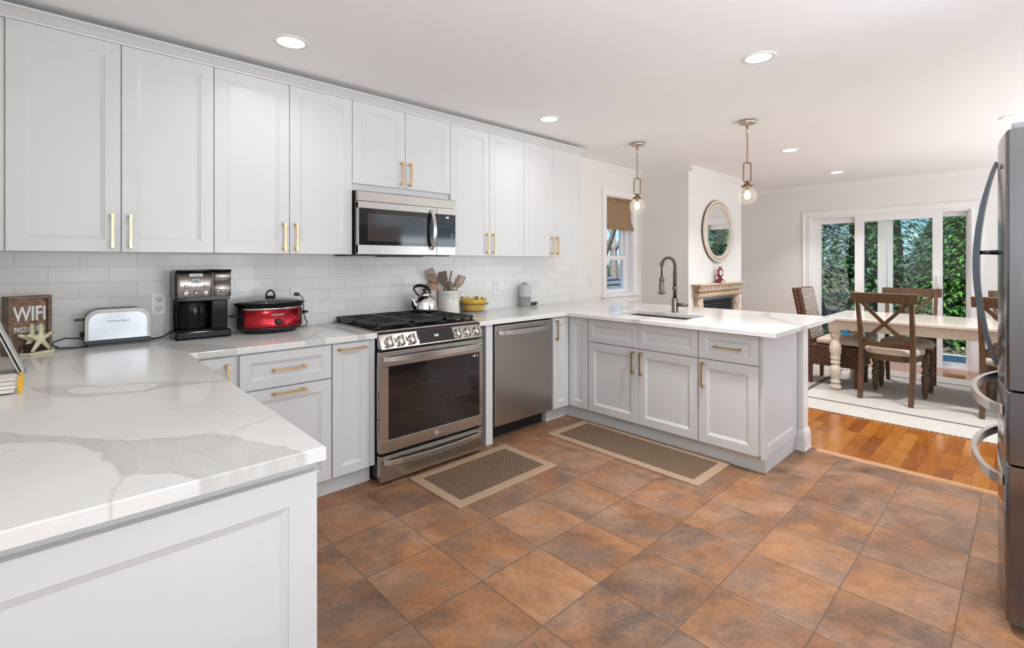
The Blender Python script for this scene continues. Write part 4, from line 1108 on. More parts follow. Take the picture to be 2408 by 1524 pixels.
ld = leaf('door', FX0, 3.0415, 0.856, 1.770, M['fridge'], t)
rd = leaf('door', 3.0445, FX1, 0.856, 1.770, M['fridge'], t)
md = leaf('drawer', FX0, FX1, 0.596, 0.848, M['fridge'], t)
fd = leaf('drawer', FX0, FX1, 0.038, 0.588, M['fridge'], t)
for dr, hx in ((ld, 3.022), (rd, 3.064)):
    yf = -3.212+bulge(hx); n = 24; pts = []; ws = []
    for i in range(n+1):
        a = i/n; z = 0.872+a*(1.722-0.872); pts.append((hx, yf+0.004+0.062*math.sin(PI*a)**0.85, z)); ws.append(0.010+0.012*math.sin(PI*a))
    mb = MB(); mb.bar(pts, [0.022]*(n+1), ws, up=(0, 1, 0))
    mb.tube([(hx, yf, 1.345), (hx, yf+0.06, 1.345)], [0.010, 0.007], 12); mb.build('handle', M['steelrefl'], dr)
for dr, zc in ((md, 0.772), (fd, 0.520)):
    n = 26; pts = []; xa, xb = 2.645, 3.44
    for i in range(n+1):
        a = i/n; x = xa+(xb-xa)*a; pts.append((x, -3.212+bulge(x)+0.006+0.066*math.sin(PI*a)**0.55, zc))
    mb = MB(); mb.bar(pts, 0.017, [0.034]*(n+1), up=(0, 0, 1))
    mb.box(xa-0.008, xa+0.012, -3.205+bulge(xa)-0.006, -3.205+bulge(xa)+0.006, zc-0.019, zc+0.019, 0.002); mb.build('handle', M['satin'], dr)
mb = MB(); mb.box(FX0+0.012, FX0+0.10, -3.36, -3.225, 1.7705, 1.792, 0.003); mb.lathe([(0.014, 1.7705), (0.014, 1.797), (0, 1.797)], (FX0+0.05, -3.25, 0), 14); mb.build('hinge_cover', M['greypl'], t)
text('logo_letters', 'LG', 0.026, M['dkprint'], ld, (2.72, -3.212+bulge(2.72)+0.0012, 1.66), rz=PI)

# ================================================================== ON THE WORKTOP
T0 = CT1+0.0003
def stretch(t, k):
    """make a finished thing taller by k about its base"""
    todo = list(t.children)
    while todo:
        o_ = todo.pop(); todo += list(o_.children)
        for v_ in o_.data.vertices: v_.co.z *= k
# ---- toaster
t = thing('toaster', 'long low stainless toaster with a black base under the first wall cabinet', 'toaster', (0.385, -0.095, T0), rotz=R(2))
L0, L1, Y0, Y1 = -0.128, 0.128, -0.044, 0.062
def arch(y, i=0.0, zt=0.182, zb_=0.03, r=0.055):
    pts = [(L0+i, zb_)]
    for k in range(7): a = PI-k/6*PI/2; pts.append((L0+i+r+r*math.cos(a), zt-i-r+r*math.sin(a)))
    for k in range(7): a = PI/2-k/6*PI/2; pts.append((L1-i-r+r*math.cos(a), zt-i-r+r*math.sin(a)))
    pts.append((L1-i, zb_)); return [(x, y, z) for x, z in pts]
mb = MB(); mb.prism(arch(Y0), (0, Y1-Y0, 0), True); mb.build('shell', mat('dark_brushed_shell', (0.24, 0.215, 0.19), 0.3, 1.0, var=(12, 0.08)), t, world=False)
mb = MB(); mb.prism(arch(Y0-0.003, 0.013, 0.176, 0.033, 0.045), (0, 0.004, 0)); mb.build('front_plate', mat('polished_plate', (0.40, 0.40, 0.41), 0.26, 1.0, var=(9, 0.14)), t, world=False)
mb = MB(); mb.box(L0-0.001, L1+0.001, Y0-0.004, Y1+0.002, 0.010, 0.0305, 0.004); mb.box(L0+0.012, L1-0.012, Y0+0.006, Y1-0.006, 0.0, 0.0105); mb.build('base', M['blackpl'], t, world=False)
mb = MB(); mb.box(L0+0.05, L1-0.05, 0.000, 0.018, 0.1795, 0.1835); mb.build('slot', M['slot'], t, world=False)
mb = MB(); mb.box(L0-0.036, L0+0.002, -0.006, 0.016, 0.128, 0.139, 0.004); mb.build('lever', M['blackpl'], t, world=False)
mb = MB(); mb.lathe([(0.013, -0.016), (0.013, 0.0)], (L0, 0.005, 0.060), 14, 'x'); mb.build('dial', M['blackpl'], t, world=False)
text('badge', 'Hamilton Beach', 0.014, M['printdim'], t, (0, 0, 0), M=Matrix.Translation((0.0, Y0-0.0036, 0.122)) @ Matrix.Rotation(PI/2, 4, 'X'))
MB(Matrix.Rotation(-R(2), 4, 'Z') @ Matrix.Translation((-0.385, 0.095, -T0))).tube([(0.262, -0.08, 0.925), (0.235, -0.075, 0.93), (0.19, -0.07, 0.935), (0.15, -0.075, 0.922), (0.142, -0.085, 0.915), (0.15, -0.095, 0.905), (0.162, -0.085, 0.9), (0.155, -0.09, 0.8945), (0.17, -0.11, 0.8935), (0.22, -0.13, 0.893), (0.262, -0.125, 0.8932), (0.30, -0.085, 0.8932)], 0.0032, 8).build('power_cord', M['rubber'], t, world=False)
# ---- coffee maker
M['brew'] = mat('brushed_brew_panel', (0.60, 0.555, 0.51), 0.34, 1.0, aniso=0.4, var=(6, 0.06, (60, 60, 1)))
t = thing('coffee_maker', 'black and stainless twin coffee maker beside the toaster', 'coffee maker', (0.735, -0.12, T0))
a0, a1, mid = 0.614, 0.872, 0.782
mb = MB(); mb.box(a0-0.002, a1+0.002, -0.208, -0.012, T0, T0+0.034, 0.008, 3); mb.build('base', M['blackgloss'], t)
mb = MB(); mb.box(a0+0.002, a1-0.010, -0.120, -0.015, T0+0.034, T0+0.22, 0.006); mb.box(mid-0.004, a1-0.0105, -0.182, -0.119, T0+0.034, T0+0.17, 0.010, 3); mb.box(a0, a1, -0.190, -0.013, T0+0.17, T0+0.292, 0.006); mb.build('housing', M['blackgloss'], t)
mb = MB(); mb.lathe([(0.070, T0+0.040), (0.074, T0+0.05), (0.076, T0+0.13), (0.070, T0+0.158), (0.060, T0+0.168), (0, T0+0.169)], (0.700, -0.138, 0), 32, sx=1.0, sy=0.68); mb.build('carafe', M['blackgloss'], t)
def curvefront(x0, x1, z0, z1, bul, yb=-0.05, y0=-0.196):
    mb = MB(); n = 10; rows = []
    for i in range(n+1):
        u = i/n*2-1; x = x0+(x1-x0)*i/n; y = y0-bul*(1-u*u)
        rows.append([mb.v((x, yb, z0)), mb.v((x, y, z0)), mb.v((x, y, z1)), mb.v((x, yb, z1))])
    for a, b_ in zip(rows[:-1], rows[1:]):
        for k in range(4): mb.f([a[k], a[(k+1) % 4], b_[(k+1) % 4], b_[k]], k == 1)
    mb.f(rows[0]); mb.f(list(reversed(rows[-1]))); return mb
hp = curvefront(a0+0.008, mid, T0+0.180, T0+0.288, 0.008).build('brew_panel', M['brew'], t)
hq = curvefront(mid+0.010, a1+0.001, T0+0.182, T0+0.246, 0.012).build('pod_panel', M['brew'], t)
curvefront(mid+0.010, a1+0.001, T0+0.249, T0+0.290, 0.012).build('pod_lid', M['brew'], t)
curvefront(a0+0.004, mid+0.005, T0+0.2885, T0+0.298, 0.010, y0=-0.198).build('lid', M['blackgloss'], t)
curvefront(mid+0.006, a1+0.003, T0+0.2905, T0+0.300, 0.014, y0=-0.198).build('lid', M['blackgloss'], t)
MB().box(a0+0.008, a1-0.002, -0.192, -0.06, T0+0.165, T0+0.180).build('spout_block', M['blackgloss'], t)
MB().box(a0+0.01, a1-0.013, -0.185, -0.15, T0+0.0342, T0+0.040, 0.002).build('drip_tray', M['blackgloss'], t)
yb_ = -0.2045
cx = (a0+mid)/2+0.008
MB().box(cx-0.031, cx+0.031, yb_-0.003, yb_+0.004, T0+0.270, T0+0.284, 0.003).build('name_plate', M['print'], hp)
text('name_letters', 'Cuisinart', 0.012, M['printdim'], hp, (cx, yb_-0.0032, T0+0.277))
mb = MB(); mb.box(cx-0.020, cx+0.020, yb_-0.002, yb_+0.004, T0+0.243, T0+0.263, 0.002); ds = mb.build('display', M['blackgl'], hp)
MB().box(cx-0.0135, cx+0.0135, yb_-0.0024, yb_-0.0018, T0+0.246, T0+0.259).build('display_screen', mat('grey_lcd', (0.20, 0.22, 0.21), 0.3, var=(20, 0.1)), hp)
for dx_, dz_, s_ in ((-0.045, 0.226, 0.0075), (0.043, 0.226, 0.0075), (0.0, 0.200, 0.010)):
    MB().box(cx+dx_-s_, cx+dx_+s_, yb_-0.002, yb_+0.006, T0+dz_-s_*0.85, T0+dz_+s_*0.85, 0.002).build('button_bezel', M['blackpl'], hp)
    MB().box(cx+dx_-s_*0.65, cx+dx_+s_*0.65, yb_-0.0032, yb_, T0+dz_-s_*0.5, T0+dz_+s_*0.5, 0.001).build('button', M['print'], hp)
for dx_, dz_, r_ in ((-0.046, 0.199, 0.0115), (0.045, 0.199, 0.0115), (-0.015, 0.226, 0.005), (0.012, 0.226, 0.005)):
    MB().lathe([(0.0, -0.006), (r_*0.9, -0.006), (r_, -0.004), (r_, 0.008)], (cx+dx_, yb_+0.001, T0+dz_), 18, 'y').build('dial', M['chrome'], hp)
for i in range(3):
    x = 0.806+0.0225*i
    MB().box(x-0.0075, x+0.0075, -0.210, -0.20, T0+0.199, T0+0.213, 0.002).build('button_bezel', M['blackpl'], hq)
    MB().box(x-0.0045, x+0.0045, -0.2113, -0.205, T0+0.202, T0+0.210, 0.001).build('button', M['print'], hq)
MB().tube([(0.515, -0.05, 0.8945), (0.545, -0.075, 0.895), (0.575, -0.10, 0.903), (0.60, -0.09, 0.914), (0.63, -0.04, 0.9145), (0.634, -0.011, 0.925)], 0.0032, 8).build('power_cord', M['rubber'], t)
stretch(t, 1.245)
# ---- slow cooker
cx, cy = 1.094, -0.152
t = thing('slow_cooker', 'oval red slow cooker with a glass lid and black handles', 'slow cooker', (cx, cy, T0))
A_, B_ = 0.178, 0.120
MB().lathe([(0.78, T0), (0.86, T0+0.012), (0.97, T0+0.022), (1.0, T0+0.032)], (cx, cy, 0), 48, sx=A_, sy=B_).build('base', M['blackpl'], t)
mb = MB(); n = 48; prof = [(0.992, T0+0.032), (1.0, T0+0.04), (1.005, T0+0.128)]
MB().lathe(prof, (cx, cy, 0), 48, sx=A_, sy=B_).build('shell', M['red'], t)
for s_ in (-1, 1):   # black end bands
    mb = MB(); rows = []
    for i in range(9):
        a = (0 if s_ > 0 else PI)+(-0.5+i/8)*1.0
        rows.append([mb.v((cx+A_*k*math.cos(a), cy+B_*k*math.sin(a), z)) for k, z in ((1.0, T0+0.03), (1.012, T0+0.034), (1.018, T0+0.127), (1.0, T0+0.128))])
    for a, b_ in zip(rows[:-1], rows[1:]):
        for k in range(3): mb.f([a[k], a[k+1], b_[k+1], b_[k]], True)
    mb.build('end_band', M['blackpl'], t)
    x = cx+s_*A_*1.01
    mb = MB(); mb.tube([(x, cy-0.035, T0+0.094), (x+s_*0.026, cy-0.028, T0+0.097), (x+s_*0.034, cy, T0+0.097), (x+s_*0.026, cy+0.028, T0+0.097), (x, cy+0.035, T0+0.094)], 0.0075, 8, flat=(0.8, 1.3)); mb.build('handle', M['blackpl'], t)
MB().lathe([(1.0, T0+0.1285), (1.022, T0+0.129), (1.022, T0+0.136), (1.0, T0+0.137)], (cx, cy, 0), 48, sx=A_, sy=B_).build('rim_band', M['chrome'], t)
MB().lathe([(0.98, T0+0.135), (1.03, T0+0.137), (1.10, T0+0.156), (1.12, T0+0.160), (1.10, T0+0.163), (1.02, T0+0.160), (0.96, T0+0.15)], (cx, cy, 0), 48, sx=A_, sy=B_).build('crock', M['blackgloss'], t)
mb = MB(); mb.lathe([(1.02, T0+0.160), (1.02, T0+0.165), (0.95, T0+0.170), (0.7, T0+0.180), (0.35, T0+0.186), (0.0, T0+0.188)], (cx, cy, 0), 48, sx=A_, sy=B_)
lid = mb.build('lid', mat('smoked_lid_glass', (0.045, 0.047, 0.05), 0.04, spec=0.8, coat=0.6, var=(4, 0.1)), t)
mb = MB(); mb.lathe([(0.012, T0+0.186), (0.026, T0+0.188), (0.030, T0+0.193), (0.028, T0+0.196), (0, T0+0.197)], (cx, cy, 0), 20)
mb.tube([(cx+0.024*math.cos(a*PI/12), cy, T0+0.193+0.033*math.sin(a*PI/12)) for a in range(13)], 0.0055, 8, flat=(1, 1.5)); mb.build('lid_knob', M['blackpl'], lid)
fy_ = cy-B_*1.003
MB().lathe([(0.0, -0.016), (0.014, -0.016), (0.017, -0.012), (0.019, 0.004)], (cx+0.005, fy_-0.001, T0+0.062), 20, 'y').build('dial', M['blackpl'], t)
text('name_letters', 'CROCK\u00b7POT', 0.0125, M['print'], t, (cx+0.003, fy_-0.0005, T0+0.100), bold=0.0002)
mb = MB()
for a in (-1.1, -0.35, 0.35, 1.1): mb.box(cx+0.005+0.028*math.sin(a)-0.003, cx+0.005+0.028*math.sin(a)+0.003, fy_-0.0016, fy_-0.0004, T0+0.064+0.025*math.cos(a), T0+0.0655+0.025*math.cos(a))
mb.build('dial_marks', M['print'], t)
mb = MB()
for sx_ in (-1, 1):
    for sy_ in (-1, 1): mb.box(cx+sx_*0.085-0.01, cx+sx_*0.085+0.01, cy+sy_*0.06-0.01, cy+sy_*0.06+0.01, T0-0.0001, T0+0.01)
mb.build('feet', M['blackpl'], t)
stretch(t, 1.085)
MB().tube([(1.293, -0.024, 1.098), (1.305, -0.045, 1.09), (1.315, -0.055, 1.08), (1.325, -0.05, 1.05), (1.328, -0.045, 0.985), (1.335, -0.05, 0.94), (1.345, -0.06, 0.915), (1.335, -0.075, 0.897), (1.30, -0.085, 0.8935), (1.24, -0.08, 0.8935), (1.19, -0.06, 0.9)], 0.003, 8).build('power_cord', M['rubber'], t)
MB().box(1.278, 1.308, -0.030, -0.0155, 1.086, 1.106, 0.004).build('power_plug', M['rubber'], t)
# ---- outlets
def outlet(x0, x1, z0, z1, label, yb=-0.0095, kind='duplex'):
    xc, zc = (x0+x1)/2, (z0+z1)/2
    t = thing('wall_outlet', label, 'outlet', (xc, yb-0.003, zc), group='white wall plates')
    MB().box(x0, x1, yb-0.0055, yb, z0, z1, 0.003).build('cover_plate', M['whitepl'], t)
    if kind == 'duplex':
        for s_ in (-1, 1):
            zz = zc+s_*0.0245
            r_ = MB().lathe([(0.0, -0.008), (0.0155, -0.008), (0.0165, -0.006), (0.0165, -0.004)], (xc, yb, zz), 20, 'y').build('receptacle', M['whitepl'], t)
            mb = MB(); mb.box(xc-0.007, xc-0.005, yb-0.0084, yb-0.0078, zz, zz+0.008); mb.box(xc+0.005, xc+0.007, yb-0.0084, yb-0.0078, zz, zz+0.008); mb.box(xc-0.002, xc+0.002, yb-0.0084, yb-0.0078, zz-0.010, zz-0.006)
            mb.build('slots', M['slot'], r_)
    return t
outlet(0.531, 0.602, 1.014, 1.138, 'white outlet plate between the toaster and the coffee maker')
outlet(1.256, 1.331, 1.016, 1.138, 'white outlet plate behind the slow cooker with a black plug in it')
outlet(2.582, 2.656, 1.014, 1.138, 'white outlet plate half hidden behind the utensil crock')
outlet(2.986, 3.060, 1.014, 1.138, 'white outlet plate between the glass bowl and the grey speaker')
outlet(3.300, 3.374, 1.014, 1.138, 'white outlet plate behind the grey speaker')
outlet(4.353, 4.432, 1.020, 1.140, 'white outlet plate on the plain wall beside the window', yb=-0.0005)
# ---- WIFI sign
al = R(30)
t = thing('sign', 'weathered wooden sign reading WIFI PASSWORD in the corner', 'sign', (0.063, -0.1405, T0), rotz=al)
w_, h_ = 0.080, 0.261
mb = MB()
for a in ((-w_, -w_+0.014), (w_-0.014, w_)): mb.box(a[0], a[1], -0.024, 0.024, 0.0, h_, 0.001)
mb.box(-w_+0.0142, w_-0.0142, -0.024, 0.024, 0.0, 0.014); mb.box(-w_+0.0142, w_-0.0142, -0.024, 0.024, h_-0.014, h_); mb.build('frame', M['signwood'], t, world=False)
bd = MB().box(-w_+0.0142, w_-0.0142, -0.006, 0.016, 0.0142, h_-0.0142).build('board', mat('red_brown_brick_board', (0.25, 0.135, 0.09), 0.8, var=(30, 0.35), bump=(90, 0.3)), t, world=False)
mb = MB(); random.seed(2)
for r_ in range(15):
    z = 0.062+r_*0.0122
    for c_ in range(6):
        x = -0.065+c_*0.024+(0.012 if r_ % 2 else 0)
        if x+0.021 < 0.066 and random.random() < 0.85: mb.box(max(x, -0.065), x+0.0215, -0.0075, -0.0055, z, z+0.0102)
mb.build('brick_relief', mat('red_brown_brick_relief', (0.33, 0.19, 0.135), 0.8, var=(24, 0.35), bump=(90, 0.3)), t, world=False)
Q = lambda x, z, y=-0.0125: Matrix.Translation((x, y, z)) @ Matrix.Rotation(PI/2, 4, 'X')
text('letters', 'WIFI', 0.092, M['paper'], t, (0, 0, 0), M=Q(0.0, 0.177) @ Matrix.Diagonal((0.66, 1, 1, 1)), depth=0.006, bold=0.0015)
text('letters', 'PASSWORD', 0.036, M['paper'], t, (0, 0, 0), M=Q(0.0, 0.108, -0.011) @ Matrix.Diagonal((0.60, 1, 1, 1)), depth=0.004, bold=0.0006)
# ---- starfish napkin holder
t = thing('napkin_holder', 'pale yellow starfish napkin holder in front of the wooden sign', 'napkin holder', (0.094, -0.192, T0), rotz=R(46))
MB().box(-0.055, 0.055, -0.030, 0.027, 0.0, 0.012, 0.003).build('base', M['star'], t, world=False)
def starfish(y, th):
    mb = MB(); pts = []; up = Vector((0, y, 0.068)); out = []
    tips = [(90, 0.070), (90+68, 0.066), (90+142, 0.068), (90+218, 0.068), (90+292, 0.066)]
    outline = []
    for i, (a, r_) in enumerate(tips):
        b_ = tips[(i+1) % 5][0]+(360 if i == 4 else 0)
        for da, rr in ((-9, r_*0.72), (-5, r_*0.95), (0, r_), (5, r_*0.95), (9, r_*0.72)): outline.append((R(a+da), rr))
        outline.append((R((a+b_)/2), 0.019))
    fr = [mb.v(up+Vector((r_*math.cos(a), 0, r_*math.sin(a)))) for a, r_ in outline]
    bk = [mb.v(up+Vector((r_*math.cos(a), th, r_*math.sin(a)))) for a, r_ in outline]
    ce = mb.v(up+Vector((0, -0.009, 0))); cb = mb.v(up+Vector((0, th, 0))); n = len(fr)
    for i in range(n):
        mb.f([fr[i], fr[(i+1) % n], ce], True); mb.f([bk[(i+1) % n], bk[i], cb]); mb.f([fr[(i+1) % n], fr[i], bk[i], bk[(i+1) % n]])
    for a, r_ in tips:
        for k in range(2, 7):
            q = r_*k/8; mb.ball(up+Vector((q*math.cos(R(a)), -0.009*(1-k/8)-0.0005, q*math.sin(R(a)))), 0.0016, 6, 4)
    return mb
starfish(-0.022, 0.006).build('starfish', M['star'], t, world=False); starfish(0.019, 0.006).build('starfish', M['star'], t, world=False)
tag(MB(Matrix.Translation((0.094, -0.192, T0+0.013)) @ Matrix.Rotation(R(46), 4, 'Z')).box(-0.05, 0.05, -0.008, 0.014, 0.0, 0.036, 0.002).build('napkins', mat('dark_brown_napkins', (0.035, 0.018, 0.014), 0.8, var=(30, 0.2))), 'dark napkins held between the two starfish', 'napkins')
# ---- brochure stand with papers, at the left edge
t = thing('paper_stand', 'clear acrylic stand leaning at the left edge of the worktop', 'stand', (0.02, -0.665, T0))
mb = MB()
mb.prism([(0.070, -0.70, T0), (0.074, -0.70, T0), (-0.010, -0.70, T0+0.235), (-0.014, -0.70, T0+0.235)], (0, 0.12, 0))
mb.box(-0.055, 0.070, -0.70, -0.58, T0, T0+0.004)
mb.prism([(0.045, -0.70, T0+0.004), (0.048, -0.70, T0+0.004), (-0.012, -0.70, T0+0.17), (-0.015, -0.70, T0+0.17)], (0, 0.12, 0)); mb.build('acrylic_frame', M['acrylic'], t)
for i, (o, m_, lab) in enumerate(((0.0, M['paper'], 'white folder in the clear stand, rightmost of three'), (-0.0052, M['rubber'], 'black folder in the clear stand, between the white and the printed one'), (-0.0104, M['paper2'], 'printed leaflet in the clear stand, leftmost of three'))):
    mb = MB(); mb.prism([(0.064+o, -0.695, T0+0.0045), (0.068+o, -0.695, T0+0.0045), (-0.016+o, -0.695, T0+0.238), (-0.020+o, -0.695, T0+0.238)], (0, 0.11, 0))
    tag(mb.build('folder', m_), lab, 'folder', 'papers in the clear stand')
# ---- guest towels in a yellow band
t = thing('towel_tray', 'small tray with yellow woven ends at the left edge of the worktop', 'tray', (0.02, -1.03, T0))
mb = MB(); mb.box(-0.058, 0.072, -1.078, -0.985, T0, T0+0.003); mb.build('tray_base', M['acrylic'], t)
for x0, x1 in ((0.067, 0.077),):
    mb = MB(); mb.box(x0, x1, -1.082, -1.070, T0, T0+0.052, 0.003); mb.box(x0, x1, -0.993, -0.981, T0, T0+0.052, 0.003); mb.build('corner_post', M['yellowpl'], t)
MB().box(0.002, 0.016, -1.086, -1.079, T0, T0+0.045, 0.002).build('corner_post', M['yellowpl'], t)
random.seed(7)
for i in range(4):
    z = T0+0.0032+i*0.0125
    tag(MB().box(-0.056, 0.060+0.002*(i % 2), -1.075, -0.99, z, z+0.0112, 0.003).build('folded_napkin', M['paper'] if i < 3 else M['paper2']), ['lowest white folded napkin in the small tray', 'second white folded napkin from the bottom of the small tray', 'third white folded napkin from the bottom of the small tray', 'printed folded napkin on top of the small tray'][i], 'napkin', 'folded napkins in the tray')
# ---- kettle on the range
kx, ky, kz = 2.158, -0.180, 0.9345
t = thing('kettle', 'chrome kettle with a black handle on the back of the range', 'kettle', (kx, ky, kz))
prof = [(0.0, kz), (0.085, kz), (0.094, kz+0.006), (0.097, kz+0.014), (0.094, kz+0.035), (0.088, kz+0.070), (0.076, kz+0.100), (0.058, kz+0.118), (0.042, kz+0.124)]
MB().lathe(prof, (kx, ky, 0), 40).build('body', M['chrome'], t)
mb = MB(); mb.lathe([(0.044, kz+0.122), (0.046, kz+0.128), (0.040, kz+0.138), (0.020, kz+0.144), (0, kz+0.145)], (kx, ky, 0), 28); ld_ = mb.build('lid', M['chrome'], t)
mb = MB(); mb.lathe([(0.006, kz+0.143), (0.007, kz+0.152), (0.018, kz+0.160), (0.016, kz+0.166), (0, kz+0.167)], (kx, ky, 0), 16); mb.build('lid_knob', M['blackpl'], ld_)
mb = MB(); mb.tube([(kx-0.075, ky-0.01, kz+0.035), (kx-0.096, ky-0.012, kz+0.060), (kx-0.104, ky-0.013, kz+0.090), (kx-0.116, ky-0.014, kz+0.112)], [0.026, 0.021, 0.014, 0.011], 16); mb.build('spout', M['chrome'], t)
pts = [(kx+0.052, ky, kz+0.118), (kx+0.048, ky, kz+0.150), (kx+0.030, ky, kz+0.178), (kx-0.01, ky, kz+0.193), (kx-0.055, ky, kz+0.196), (kx-0.085, ky, kz+0.186), (kx-0.090, ky, kz+0.170), (kx-0.072, ky, kz+0.145), (kx-0.045, ky, kz+0.118)]
mb = MB(); mb.tube(pts, [0.005, 0.006, 0.0105, 0.012, 0.0115, 0.009, 0.006, 0.005, 0.005], 10); mb.build('handle', M['blackgloss'], t)
# ---- utensil crock
ux_, uy_ = 2.412, -0.135
t = thing('utensil_crock', 'cream ribbed ceramic crock full of brown utensils right of the range', 'crock', (ux_, uy_, T0))
prof = [(0.0, T0), (0.082, T0), (0.086, T0+0.004)]
for i in range(4):
    z = T0+0.012+i*0.012; prof += [(0.085, z), (0.0885, z+0.004), (0.0885, z+0.008), (0.085, z+0.011)]
prof += [(0.086, T0+0.175), (0.0895, T0+0.180), (0.0895, T0+0.190), (0.084, T0+0.192), (0.080, T0+0.188), (0.080, T0+0.02), (0.0, T0+0.018)]
MB().lathe(prof, (ux_, uy_, 0), 40).build('body', M['ceramic'], t)
def utensil(name, label, foot, top, lean_n, head, m_handle, m_head, head_len=0.10):
    """foot/top are points; the head is a flat outline standing on the handle end, facing lean_n"""
    t = thing(name, label, 'utensil', tuple(foot), group='utensils in the crock')
    foot, top = Vector(foot), Vector(top); d_ = (top-foot).normalized()
    neck = top-d_*head_len
    MB().tube([foot, foot.lerp(neck, 0.6), neck+d_*0.012], [0.0065, 0.006, 0.005], 8).build('shaft', m_handle, t)
    n_ = Vector(lean_n); n_ = (n_-d_*n_.dot(d_)).normalized(); s_ = d_.cross(n_)
    Mx = Matrix(((s_.x, d_.x, n_.x, neck.x), (s_.y, d_.y, n_.y, neck.y), (s_.z, d_.z, n_.z, neck.z), (0, 0, 0, 1)))
    mb = MB(Mx)
    if head in ('slotted', 'flat'):
        w0, w1, L = 0.016, 0.034, head_len
        if head == 'flat': mb.prism([(-0.008, 0, -0.0015), (0.008, 0, -0.0015), (w1, L*0.35, -0.0015), (w1, L, -0.0015), (-w1, L*0.93, -0.0015), (-w1, L*0.35, -0.0015)], (0, 0, 0.003))
        else:
            mb.prism([(-0.007, 0, -0.0015), (0.007, 0, -0.0015), (w1, L*0.35, -0.0015), (-w1, L*0.35, -0.0015)], (0, 0, 0.003))
            for k in range(4):
                a = -w1+k*(2*w1)/4+0.0025*(k > 0); b2 = -w1+(k+1)*(2*w1)/4-0.0025*(k < 3)
                mb.prism([(a, L*0.35, -0.0015), (b2, L*0.35, -0.0015), (b2, L*0.9, -0.0015), (a, L*0.9, -0.0015)], (0, 0, 0.003))
            mb.prism([(-w1, L*0.9, -0.0015), (w1, L*0.9, -0.0015), (w1, L, -0.0015), (-w1, L*0.97, -0.0015)], (0, 0, 0.003))
    elif head == 'spoon': mb.ball((0, head_len*0.52, 0), 0.035, 16, 10, (0.95, head_len/0.07, 0.16))
    elif head == 'skimmer':
        mb.ball((0, head_len*0.52, 0), 0.035, 16, 10, (1.1, head_len/0.07, 0.12))
    elif head == 'tongs':
        mb.prism([(-0.008, 0, -0.0015), (0.008, 0, -0.0015), (0.020, head_len*0.5, -0.0015), (0.004, head_len, -0.0015), (-0.014, head_len*0.6, -0.0015)], (0, 0, 0.003))
    elif head == 'rod': mb.tube([(0, 0, 0), (0, head_len, 0)], 0.006, 8)
    h_ = mb.build('head', m_head, t)
    if head == 'skimmer':
        mb = MB(Mx)
        for i in range(-2, 3):
            for j in range(-3, 4):
                if (i/2.6)**2+(j/3.8)**2 < 1: mb.lathe([(0.003, -0.0062), (0.003, 0.0062)], (i*0.011, head_len*0.52+j*0.011, 0), 8)
        mb.build('holes', M['print'], h_)
    return t
b0 = Vector((ux_, uy_, T0+0.022))
fwd = (-0.69, -0.72, 0.1)
utensil('spatula', 'tan slotted spatula, the tallest in the crock', b0+Vector((0.02, 0.03, 0)), (ux_-0.150, uy_+0.055, 1.250), fwd, 'slotted', M['nylontan'], M['nylontan'], 0.125)
utensil('skimmer', 'dark skimmer spoon with round holes behind the slotted spatula', b0+Vector((0.03, 0.045, 0)), (ux_-0.112, uy_+0.085, 1.212), fwd, 'skimmer', M['satin'], M['nylon'], 0.105)
utensil('turner', 'dark square turner in the middle of the crock', b0+Vector((0.01, 0.02, 0)), (ux_-0.020, uy_+0.060, 1.232), fwd, 'flat', M['satin'], M['nylon'], 0.125)
utensil('ladle', 'dark rounded spoon behind the square turner', b0+Vector((-0.01, 0.045, 0)), (ux_+0.016, uy_+0.088, 1.208), fwd, 'spoon', M['satin'], M['nylon'], 0.085)
utensil('spoon', 'tan spoon handle standing at the front of the crock', b0+Vector((-0.005, -0.055, 0)), (ux_-0.016, uy_-0.052, 1.142), fwd, 'rod', M['nylontan'], M['nylontan'], 0.06)
utensil('spoon', 'brown rounded spoon low at the right of the crock', b0+Vector((-0.03, 0.02, 0)), (ux_+0.038, uy_+0.030, 1.148), fwd, 'spoon', M['satin'], M['nylon'], 0.075)
utensil('fork', 'slotted tan server leaning right out of the crock', b0+Vector((-0.03, -0.02, 0)), (ux_+0.118, uy_-0.020, 1.195), fwd, 'slotted', M['satin'], M['nylontan'], 0.105)
utensil('tongs', 'dark slim server leaning right behind the slotted one', b0+Vector((-0.04, 0.0, 0)), (ux_+0.112, uy_+0.012, 1.205), fwd, 'tongs', M['satin'], M['nylon'], 0.11)
utensil('whisk', 'thin brown rod standing at the right of the crock', b0+Vector((-0.02, 0.05, 0)), (ux_+0.082, uy_+0.070, 1.232), fwd, 'rod', M['satin'], M['nylon'], 0.11)
# ---- canister with a domed lid behind the kettle
ccx, ccy, ccz = 2.300, -0.062, 0.8975
t = thing('canister', 'pale canister with a domed terracotta lid behind the chrome kettle', 'canister', (ccx, ccy, ccz))
MB().lathe([(0, ccz), (0.043, ccz), (0.044, ccz+0.004), (0.044, ccz+0.188), (0.041, ccz+0.190), (0, ccz+0.190)], (ccx, ccy, 0), 30).build('body', mat('pale_pink_ceramic', (0.70, 0.61, 0.56), 0.3, var=(6, 0.03)), t)
MB().lathe([(0.0475, ccz+0.1905), (0.048, ccz+0.198), (0.045, ccz+0.215), (0.036, ccz+0.232), (0.020, ccz+0.242), (0, ccz+0.245)], (ccx, ccy, 0), 30).build('lid', M['bamboo'], t)
